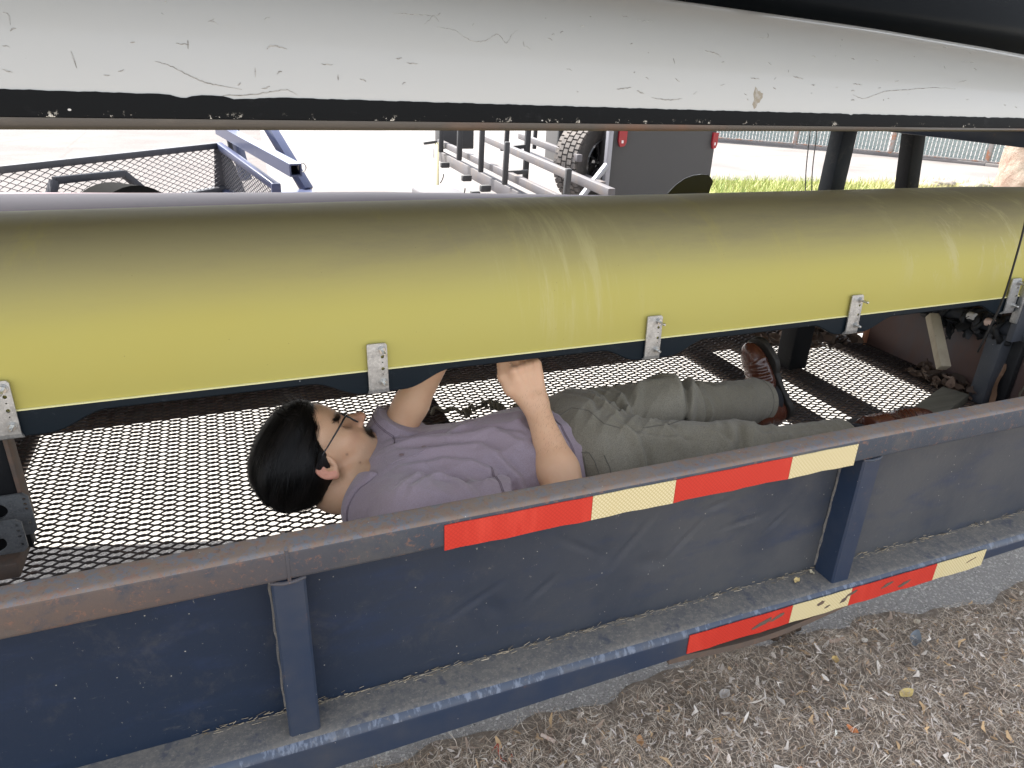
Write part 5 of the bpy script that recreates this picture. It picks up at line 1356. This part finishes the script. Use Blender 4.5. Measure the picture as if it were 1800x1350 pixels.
SHIRT = mat('heather_purple_knit', (.262, .208, .238), .92, spec=.2, sheen=.25, layers=[
    ('noise', 420, .42, .6, (.31, .265, .31), .55), ('noise', 5, .4, .7, (.27, .205, .225), .5)], bump=[('noise', 700, .25, .0012), ('rough', 16, .35, .010)])
shirt_o = np_mesh('polo_shirt', V, F, SHIRT, person)
# collar: a stand round the neck whose flaps fold down onto the shirt, open at the throat
stree = bvh_of(V, F)
nk = np.array(H(-.022, -.085)); nb = np.array((.005, .300, .655)); na = unit(nb-nk)
fr_ = unit(np.array([.25, -.20, .95])-np.dot([.25, -.20, .95], na)*na); sd_ = np.cross(na, fr_)
rings = []
for i in range(57):
    a = 0.62+(2*math.pi-1.24)*i/56
    rd = fr_*math.cos(a)+sd_*math.sin(a)
    sh_ = .030*math.cos(a)-.018
    tip = math.exp(-((min(a, 2*math.pi-a)-.62)/.30)**2)
    p0 = nk+na*(.072+sh_)+rd*.0660; p1 = nk+na*(.058+sh_)+rd*.0725
    tgt = nk+na*(.108+.018*tip+sh_)+rd*(.112+.022*tip)
    h = stree.find_nearest(Vector(tgt)); q = np.array(h[0])+np.array(h[1])*.0075
    mid = (p1+q)/2+np.array(rd)*.010-na*.006
    outer = []
    for t in np.linspace(0, 1, 10):
        if t < .2: c = p0+(p1-p0)*(t/.2)
        else:
            k = (t-.2)/.8; c = (1-k)**2*p1+2*k*(1-k)*mid+k*k*q
        outer.append(c)
    outer[-1] = outer[-1]-np.array(h[1])*.003
    inner = [c-rd*.0035+na*.0015 for c in outer]
    rings.append([tuple(x) for x in outer+inner[::-1]])
mb = MB(); mb.loft(rings); mb.build('collar', SHIRT, person, smooth=70)
# stitched hems, placket and buttons
HEM = mat('hem_stitch', (.150, .115, .140), .95)
def hem_ring(tree, c, ax, R_, r, name, m, parent, arc=(0, 6.283), n=64, off=.4):
    c = np.array(c); ax = unit(ax); b1 = unit(np.cross(ax, (0.3, 1, .2))); b2 = np.cross(ax, b1); out = []
    for a in np.linspace(*arc, n):
        rd = b1*math.cos(a)+b2*math.sin(a); h = tree.ray_cast(Vector(c+rd*R_), Vector(-rd), R_)
        if h[0]: out.append(h[0]+h[1]*r*off)
    if len(out) > 4: mb = MB(); mb.tube(out, r, 5); return mb.build(name, m, parent, smooth=180)
axr = unit(np.array(REL)-np.array(RSH)); axl = unit(np.array(LEL)-np.array(LSH))
for k in (.018, .021): hem_ring(stree, np.array(RSH)*.43+np.array(REL)*.57-axr*k, axr, .12, .0008, 'hem_stitch', HEM, shirt_o)
for k in (.018, .021): hem_ring(stree, np.array(LSH)*.66+np.array(LEL)*.34-axl*k, axl, .12, .0008, 'hem_stitch', HEM, shirt_o)
for k in (.022, .025): hem_ring(stree, (.385-k, .345, .665), (1, .02, 0), .25, .0008, 'hem_stitch', HEM, shirt_o, n=120)
rings = []
for t in np.linspace(0, 1, 16):
    row = []
    for w in (-.014, -.007, 0, .007, .014):
        x, y = -.028+.135*t, .318+.02*t+w
        h = stree.ray_cast(Vector((x, y, 1.0)), Vector((0, 0, -1)))
        row.append(tuple(h[0]+Vector((0, 0, .0022))) if h[0] else (x, y, .70))
    rings.append(row+[(p[0], p[1], p[2]-.003) for p in row[::-1]])
mb = MB(); mb.loft(rings); mb.build('placket', SHIRT, shirt_o, smooth=60)
for t in (.25, .62):
    x, y = -.028+.135*t, .318+.02*t; h = stree.ray_cast(Vector((x, y, 1.0)), Vector((0, 0, -1)))
    if h[0]: mb = MB(); mb.cyl(h[0]+Vector((0, 0, .002)), h[0]+Vector((0, 0, .0045)), .0052, n=16); mb.build('button', mat('shirt_button', (.20, .15, .16), .4), shirt_o)
# ---- trousers
LTH, LKN_, LAN = (.50, .445, .668), (.730, .428, .714), (1.085, .492, .640)
RTH, RKN_, RAN = (.50, .285, .668), (.800, .222, .668), (1.205, .240, .628)
def trouser_field(p):
    d = ell(p, (.455, .365, .672), (.135, .182, .112))
    l = chain(p, [LTH, LKN_, (.80, .437, .688), LAN], [.092, .068, .056, .064], .02)
    r = chain(p, [RTH, RKN_, (.88, .224, .655), RAN], [.094, .070, .056, .058], .03)
    d = smin(smin(d, l, .035), r, .035)
    kn = lambda c, w: np.exp(-((vlen(p-np.array(c, f32))/w)**2))
    cross = lambda k, ph, sk=0.0: (1-np.abs(np.sin(.5*(p[..., 0]*k+sk*p[..., 1]*k+2.2*wob(p, 14, ph)+ph))))**1.6
    d = d-.0095*kn((.80, .43, .69), .085)*cross(120, .3, .7)-.010*kn((.84, .22, .67), .10)*cross(115, 1.3, -.8)
    d = d-.009*kn((.54, .33, .72), .12)*cross(105, 2.0, -1.3)-.0065*cross(66, 4.0, -.9)*(.5+.5*wob(p, 8, 1.0))
    d = d-.0035*kn((1.08, .48, .64), .10)*cross(140, .9)-.0035*kn((1.12, .24, .64), .10)*cross(140, 1.9)
    d = d-fold_lines(p, TRF)
    # side seam and fly as fine raised ridges
    d = d-.0016*np.exp(-((p[..., 1]-.372-.02*np.sin(p[..., 0]*9))/.004)**2)*(p[..., 0] < .57)*(p[..., 2] > .70)
    d = smax(d, -(p[..., 0]-.352), .006)
    axl = unit(np.array(LAN)-np.array(LKN_)); d = smax(d, (p-np.array(LAN, f32))@axl.astype(f32)-.010, .004)
    axr = unit(np.array(RAN)-np.array(RKN_)); rcut = np.where(p[..., 1] < .36, (p-np.array(RAN, f32))@axr.astype(f32)-.010, -1)
    return smax(d, rcut.astype(f32), .004)
V, F = surface(trouser_field, (.335, .10, .555), (1.22, .60, .82), .0030)
V = smooth_v(V, F, 1, .45)
PANTS = mat('olive_grey_denim', (.188, .168, .124), .9, spec=.2, sheen=.15, layers=[
    ('noise', 5, .40, .68, (.245, .224, .176), .7), ('noise', 520, .45, .6, (.085, .080, .070), .5), ('rough', 14, .56, .72, (.20, .19, .17), .4)],
    bump=[('noise', 600, .3, .0012), ('rough', 15, .45, .012), ('rough', 40, .2, .004)])
tr_o = np_mesh('trousers', V, F, PANTS, person)
tb = bvh_of(V, F)
def drape(tree, pts, r, name, m, parent, frm=Vector((-0.284, -0.945, 1.497)), n=6, lift=.35):
    """a seam or cord laid on a surface: each point is dropped onto it along the straight line from a vantage point"""
    out = []
    for p in pts:
        d = (Vector(p)-frm).normalized(); h = tree.ray_cast(frm, d)
        if h[0]: out.append(h[0]+h[1]*r*lift)
    if len(out) > 1:
        mb = MB(); mb.tube(out, r, n); return mb.build(name, m, parent, smooth=180)
SEAM = mat('seam_stitch', (.125, .115, .095), .9)
def px_pts(pl, z, k=8):
    o = Vector((-0.284, -0.945, 1.497)); out = []
    P = []
    for (u, v) in pl:
        d = cf+cr*(u-900)/1248-cu*(v-675)/1248; P.append(o+d*((z-o.z)/d.z))
    for a, b in zip(P[:-1], P[1:]):
        for i in range(k): out.append(a.lerp(b, i/k))
    return out+[P[-1]]
for pl in ([(1010, 806), (1020, 795), (1036, 796), (1046, 812), (1056, 842)], [(1026, 802), (1030, 822), (1034, 845)], [(976, 735), (1005, 717), (1035, 722), (1062, 745), (1090, 752)],
           [(1130, 752), (1180, 745), (1210, 735)], [(1062, 800), (1072, 822), (1076, 845)]):
    drape(tb, px_pts(pl, .74), .0013, 'seam', SEAM, tr_o)

for an, kn_ in ((LAN, LKN_), (RAN, RKN_)):
    ax_ = unit(np.array(an)-np.array(kn_)); hem_ring(tb, np.array(an)-ax_*.012, ax_, .10, .0009, 'hem_stitch', SEAM, tr_o)
# ---- shoes
LEATH = mat('brown_leather', (.085, .026, .014), .26, spec=.5, coat=.35, layers=[('noise', 9, .42, .66, (.045, .014, .009), .8), ('rough', 30, .56, .70, (.14, .055, .03), .5)], bump=[('rough', 34, .22, .004), ('noise', 9, .25, .008)])
SOLE = mat('dark_sole', (.022, .019, .016), .65, layers=[('rough', 40, .5, .7, (.05, .042, .035), .6)])
LACE = mat('brown_lace', (.06, .035, .02), .8)
def shoe_field(q, tilt=0.0):
    w = q[..., 2]
    d = ell(q, (.215, .045, 0), (.062, .030, .043))
    d = smin(d, ell(q, (.165, .048, 0), (.065, .034, .045)), .02)
    d = smin(d, cone(q, (.135, .060, 0), (.060, .105, 0), .036, .040), .03)
    d = smin(d, ell(q, (.042, .055, 0), (.044, .055, .035)), .02)
    top = (.058-.075*math.sin(tilt), .085+.075*math.cos(tilt), 0)
    d = smin(d, cone(q, (.058, .085, 0), top, .041, .042), .02)
    d = smax(d, (q[..., 0]-.058)*(-math.sin(tilt))+(q[..., 1]-.085)*math.cos(tilt)-.062, .004)
    d = smax(d, -(q[..., 1]-.016), .004)
    crease = np.exp(-((q[..., 0]-.165)/.035)**2)*(q[..., 1] > .05)
    d = d-.0022*crease*np.sin(q[..., 0]*330+3*w/.03)
    d = d-.0018*np.exp(-((q[..., 0]-.205-.25*w*w/.04)/.0035)**2)                    # toe-cap seam
    d = d-.0022*np.exp(-((q[..., 1]-.100)/.003)**2)*(q[..., 0] < .05)
    return d
def sole_field(q):
    a = np.stack([q[..., 0], q[..., 2]], -1)
    def c2(p, r): return np.sqrt((a[..., 0]-p[0])**2+(a[..., 1]-p[1])**2)-r
    o = smin(smin(c2((.040, 0), .037), c2((.195, .003), .050), .10), c2((.235, 0), .044), .02)
    o = np.minimum(o, np.where((a[..., 0] > .04) & (a[..., 0] < .2), np.abs(a[..., 1])-.035, 1))
    h = np.abs(q[..., 1]-.010)-.0105
    d = smax(o-.003, h, .004)
    arch = ell(q, (.105, -.004, 0), (.030, .010, .08))
    return smax(d, -arch, .003)
def make_shoe(heel, fwd, up, sgn, sc=1.0, tilt=0.0):
    fwd = unit(fwd); up = unit(np.array(up)-np.dot(up, fwd)*fwd); lat = np.cross(fwd, up)*sgn
    M_ = np.stack([fwd, up, lat])
    lo, hi = (-.12, -.01, -.07), (.30, .17, .07)
    V, F = surface(lambda p: shoe_field(p, tilt), lo, hi, .0027); V = smooth_v(V, F, 2)
    V2, F2 = surface(lambda p: sole_field(p), lo, hi, .0027); V2 = smooth_v(V2, F2, 1)
    W = lambda v: (np.asarray(v)*sc)@M_+np.array(heel)
    if sgn < 0: F = F[:, ::-1]; F2 = F2[:, ::-1]
    so = np_mesh('shoe', W(V), F, LEATH, person); np_mesh('sole', W(V2), F2, SOLE, so)
    tree = bvh_of(V, F)
    def lace(pts, r=.0020):
        out = []
        for p in pts:
            c = Vector((p[0], .045, 0)); d = (Vector(p)-c).normalized(); h = tree.ray_cast(Vector(p)+d*.1, -d)
            if h[0]: out.append(W(np.array(h[0]+h[1]*r*.6)))
        if len(out) > 2: mb = MB(); mb.tube(out, r, 6); mb.build('lace', LACE, so, smooth=180)
    for i in range(5):
        x = .150-.016*i; y = .080+.014*i
        lace([(x+.003*math.sin(t*3), y+.02, t*.024) for t in np.linspace(-1, 1, 12)])
        if i < 4: lace([(x-.008*(t+1), y+.02+.007*(t+1), t*.022) for t in np.linspace(-1, 1, 12)])
    for s in (1, -1):
        pts = [W((.088-.012*math.sin(t*3.1), .142+.012*math.sin(t*6.2), s*(.004+.045*t))) for t in np.linspace(0, 1, 12)]
        mb = MB(); mb.tube(pts, .002, 6); mb.build('lace', LACE, so, smooth=180)
    lace([(.075+.01*t, .06, .07*t) for t in np.linspace(-1, -.2, 10)], .0025)
    return so
make_shoe((1.195, .468, .580), (-.26, .48, .84), (-.92, -.12, -.05), 1, .92)
make_shoe((1.245, .322, .592), (.975, -.12, .05), (-.10, -.84, .52), 1, 1.0, 1.25)
for an, kn_, nm in ((LAN, LKN_, 'sock'), (RAN, RKN_, 'sock')):
    ax_ = unit(np.array(an)-np.array(kn_)); e = (1.150, .49, .645) if an is LAN else (1.235, .25, .635)
    mb = MB(); mb.tube([np.array(an)-ax_*.03, np.array(an)+ax_*.02, e], [.042, .041, .038], 20); mb.build(nm, mat('dark_sock', (.02, .02, .024), .95), person, smooth=180)

# ---- hair
def hair_mask(f, u, r):
    """positive inside the hair area of the scalp (head frame)"""
    ar = np.abs(r)
    front = np.interp(u, [-.03, .0, .030, .045, .060, .074, .085], [.012, .014, .026, .036, .058, .092, .12])-.12*np.clip(.035-ar, 0, 1)*(u < .074)
    side = np.where(u > -.030, front, -.026)
    return side-f
def hair_field(q):
    d = ell(q, (-.014, .047, 0), (.106, .090, .0885))
    d = smin(d, ell(q, (.034, .094, 0), (.054, .030, .060)), .03)
    d = d-.003*wob(q, 60, .5)
    cut = -hair_mask(q[..., 0], q[..., 1], q[..., 2])
    d = smax(d, cut.astype(f32)*.8, .010)
    d = smax(d, -(q[..., 1]+.055+.35*(q[..., 0]+.06)), .008)
    inner = ell(q, (-.008, .047, 0), (.093, .081, .072))
    return smax(d, -inner, .004)
V, F = surface(hair_field, (-.135, -.09, -.115), (.105, .165, .115), .003)
V = smooth_v(V, F, 2)
HAIRB = mat('black_hair_mass', (.0045, .0040, .0038), .55, spec=.3, bump=('noise', 90, .4, .002, (.3, 1, 1)))
HAIR = mat('black_hair', (1, 1, 1), .42, spec=.25, attr='tint')
hw = lambda v: (np.asarray(v)*HS)@np.stack([Fd, Ud, Rd])+HC
hair_o = np_mesh('hair', hw(V), F, HAIRB, person)
e1 = V[F[:, 1]]-V[F[:, 0]]; e2 = V[F[:, 2]]-V[F[:, 0]]; fn_ = np.cross(e1, e2); area = vlen(fn_); fn_ /= np.maximum(area, 1e-9)[:, None]
cen = V[F].mean(1); out_ok = ((cen-np.array([-.012, .045, 0]))*fn_).sum(1) > 0.02
pr_ = area*out_ok*(cen[:, 1] > -.075)*~((cen[:, 0] > -.030) & (cen[:, 1] < .032)); pr_ /= pr_.sum()
n = 22000; pick = rng.choice(len(F), n, p=pr_)
root = cen[pick]+rng.normal(0, .0015, (n, 3)); nor = fn_[pick]
# swept straight back from the forehead, each strand laid along the head step by step
def hair_base(q):
    d = ell(q, (-.014, .047, 0), (.106, .090, .0885))
    return smin(d, ell(q, (.034, .094, 0), (.054, .030, .060)), .03)
def hair_grad(q):
    e = 5e-4
    g_ = np.stack([hair_base((q+np.eye(3)[i]*e).astype(f32))-hair_base((q-np.eye(3)[i]*e).astype(f32)) for i in range(3)], 1)
    return g_/np.maximum(vlen(g_), 1e-9)[:, None]
lk = np.sin(root[:, 1]*95+root[:, 2]*70)*np.sin(root[:, 2]*110-root[:, 1]*60+1)     # locks share a lean and a lift
lean = .10*lk+rng.normal(0, .05, n); lift = .0008+.0022*(lk > .2)+.0016*rng.random(n)
Ls = rng.uniform(.030, .062, n)*np.clip(.45+(root[:, 1]+.07)/.12, .4, 1)
NS = 6; pts_ = [root.copy()]; q = root.copy()
for k in range(NS-1):
    gr = hair_grad(q)
    fl = np.stack([-np.ones(n), -.30-.25*np.clip(.06-q[:, 1], 0, .1)/.1+lean, .25*np.sign(q[:, 2])*np.clip(.05-np.abs(q[:, 2]), 0, .05)/.05+lean*.6], 1)
    fl -= (fl*gr).sum(1, keepdims=True)*gr; fl /= np.maximum(vlen(fl), 1e-6)[:, None]
    q = q+fl*(Ls/(NS-1))[:, None]
    for _ in range(2):
        gr = hair_grad(q); q = q-gr*(hair_base(q.astype(f32))-(lift*(k+1)/(NS-1)*(1.0+.6*(k > 2))))[:, None]
    pts_.append(q.copy())
P_ = np.stack(pts_, 1)
stray = np.where((root[:, 0] > .040) & (root[:, 1] > .088))[0][:300]                  # stray tufts standing up over the forehead
for i in stray:
    dv = unit(nor[i]*.5+np.array([-.15, .55, 0])+rng.normal(0, .25, 3)); L_ = rng.uniform(.014, .034)
    for k in range(NS): P_[i, k] = root[i]+dv*L_*k/(NS-1)+np.array([-.006, 0, 0])*(k/(NS-1))**2
loose = rng.choice(n, 500, replace=False)
P_[loose] += (rng.normal(0, 1, (500, 1, 3))*np.linspace(0, .006, NS)[None, :, None])
tg_ = np.gradient(P_, axis=1); tg_ /= np.maximum(vlen(tg_), 1e-9)[..., None]
sv_ = np.cross(tg_, np.broadcast_to(nor[:, None], P_.shape)); sv_ /= np.maximum(vlen(sv_), 1e-9)[..., None]
wd = (.00042*(1-.75*np.linspace(0, 1, NS)**2))[None, :, None]
VV = np.stack([P_-sv_*wd, P_+sv_*wd], 2).reshape(n, -1, 3)
b = np.arange(n)[:, None]*(2*NS)
F3 = np.concatenate([b+2*k+np.array([[0, 1, 3, 2]]) for k in range(NS-1)])
hc_ = np.array([.0085, .0072, .0064])[None]*(0.55+1.5*np.clip(lk+rng.normal(0, .35, n), 0, 1.2))[:, None]
tag(np_mesh('hair_strand', hw(VV.reshape(-1, 3)), F3, HAIR, hair_o, colors=np.repeat(hc_, 2*NS, 0)), kind='stuff')
# short hairs of moustache and brows, standing on the face
body_t = None
def short_hairs(name, cn, spread, n, L, dirs, colr, w=.00035):
    c = np.array(cn)+rng.normal(0, 1, (n, 3))*np.array(spread)
    vals = head_field(c.astype(f32)); 
    for _ in range(4):                                # walk each root onto the skin
        e = 4e-4; gx = np.stack([head_field((c+np.eye(3)[i]*e).astype(f32))-head_field((c-np.eye(3)[i]*e).astype(f32)) for i in range(3)], 1)
        gx /= np.maximum(vlen(gx), 1e-9)[:, None]; c = c-gx*head_field(c.astype(f32))[:, None]
    d = np.array(dirs)+rng.normal(0, .25, (n, 3)); d = d-(d*gx).sum(1, keepdims=True)*gx*.8; d /= vlen(d)[:, None]
    s = np.cross(d, gx); L_ = rng.uniform(*L, n)
    V = np.stack([c-s*w, c+s*w, c+d*L_[:, None]+gx*.0012], 1)
    F = np.arange(n)[:, None]*3+np.array([[0, 1, 2]])
    return V.reshape(-1, 3), F, n
for nm, sets, pal in (('moustache', [((.101, -.037, .010), (.003, .0028, .007), (-.05, -.8, .35)), ((.101, -.037, -.010), (.003, .0028, .007), (-.05, -.8, -.35)), ((.094, -.043, .020), (.002, .003, .003), (-.1, -.9, .4)), ((.090, -.046, .024), (.002, .003, .003), (-.15, -.9, .3)), ((.097, -.041, .014), (.002, .003, .004), (-.1, -.9, .4))], [(.05, .03, .02), (.075, .047, .03), (.03, .02, .015)]),
                      ('eyebrow', [((.084, .030, .022), (.002, .0020, .008), (-.1, .2, 1)), ((.078, .031, .038), (.002, .0018, .006), (-.2, -.1, 1))], [(.02, .015, .012), (.03, .02, .016)]),
                      ('eyebrow', [((.084, .030, -.022), (.002, .0020, .008), (-.1, .2, -1)), ((.078, .031, -.038), (.002, .0018, .006), (-.2, -.1, -1))], [(.02, .015, .012), (.03, .02, .016)])):
    Vs, Fs, off = [], [], 0
    for c, s, d in sets:
        v, fc, n = short_hairs(nm, c, s, 420, (.005, .010), d, None); Vs.append(v); Fs.append(fc+off); off += len(v)
    v = np.concatenate(Vs); np_mesh(nm, hw(v), np.concatenate(Fs), HAIR, person, colors=tints(len(v)//3, 3, pal, .15))
# eyes
for s in (1, -1):
    c = Vector(H(.0680, .0095, .033*s)); mb = MB(); bmesh.ops.create_uvsphere(mb.bm, u_segments=20, v_segments=14, radius=.0128*HS)
    for v in mb.bm.verts: v.co += c
    e = mb.build('eye', mat('eye_white', (.62, .58, .55), .15, coat=.6), person, smooth=180)
    ic = c+Vector(Fd)*.0108*HS; mb = MB(); bmesh.ops.create_uvsphere(mb.bm, u_segments=16, v_segments=10, radius=.0058*HS)
    for v in mb.bm.verts:
        k = v.co.dot(Vector(Fd)); v.co = v.co-Vector(Fd)*k*.65+ic
    mb.build('iris', mat('dark_iris', (.025, .014, .008), .1, coat=.6), e, smooth=180)
# glasses
FRAME = mat('black_glasses_frame', (.010, .010, .011), .25, coat=.3)
gl_b = None
for s in (1, -1):
    pts = []
    for t in np.linspace(0, 2*math.pi, 33)[:-1]:
        c, sn = math.cos(t), math.sin(t)
        x = .0245*math.copysign(abs(c)**.55, c); y = .0185*math.copysign(abs(sn)**.6, sn)
        pts.append(H(.1015-.06*(abs(x*1.0+.034)-.034)*.2, .0070+y, s*(.034+x)))
    mb = MB(); mb.tube(pts, .0017, 8, closed=True)
    if gl_b is None: gl_b = mb.build('glasses', FRAME, person, smooth=180)
    else: mb.build('rim', FRAME, gl_b, smooth=180)
    mb = MB(); vs = [mb.bm.verts.new(p) for p in pts]; mb.bm.faces.new(vs)
    r = bmesh.ops.extrude_face_region(mb.bm, geom=list(mb.bm.faces))
    for v in r['geom']:
        if isinstance(v, bmesh.types.BMVert): v.co += Vector(Fd)*.0012
    mb.build('lens', mat('clear_lens', (1, 1, 1), .02, trans=1.0, ior=1.15), gl_b, smooth=0)
    mb = MB(); mb.tube([H(.1005, .018, s*.0575), H(.096, .0185, s*.068), H(.075, .0190, s*.0755), H(.035, .0200, s*.0795), H(.004, .0215, s*.0820), H(-.012, .014, s*.083)], [.0022, .0022, .0022, .0016, .0015, .0015], 8)
    mb.build('temple', FRAME, gl_b, smooth=180)
mb = MB(); mb.tube([H(.1025, .012, .0105), H(.1085, .0145, 0), H(.1025, .012, -.0105)], .0014, 8); mb.build('bridge', FRAME, gl_b, smooth=180)
# fine hairs on the near forearm
from_el = np.array(REL); axf = unit(np.array(RWR)-from_el)
n = 650; t = rng.uniform(.12, .27, n); ph = rng.uniform(0, 6.283, n)
b1 = unit(np.cross(axf, (0, 0, 1))); b2 = np.cross(axf, b1)
ptree = bvh_of(BV, BF); VV, FF = [], []
for k in range(n):
    rd = b1*math.cos(ph[k])+b2*math.sin(ph[k]); o = from_el+axf*t[k]
    h = ptree.ray_cast(Vector(o+rd*.12), Vector(-rd), .12)
    if not h[0]: continue
    d = unit(axf*.8+np.cross(axf, rd)*.7+rng.normal(0, .25, 3)+rd*.15); d = unit(d-np.dot(d, np.array(h[1]))*np.array(h[1])*.85)
    s = np.cross(d, np.array(h[1]))*.00014; p = np.array(h[0]); L = rng.uniform(.004, .009); b = len(VV)
    VV += [p-s, p+s, p+d*L+np.array(h[1])*.0012]; FF.append((b, b+1, b+2))
tag(np_mesh('arm_hair', VV, FF, HAIR, person, colors=np.tile(np.array([.20, .11, .06]), (len(VV), 1))), kind='stuff')
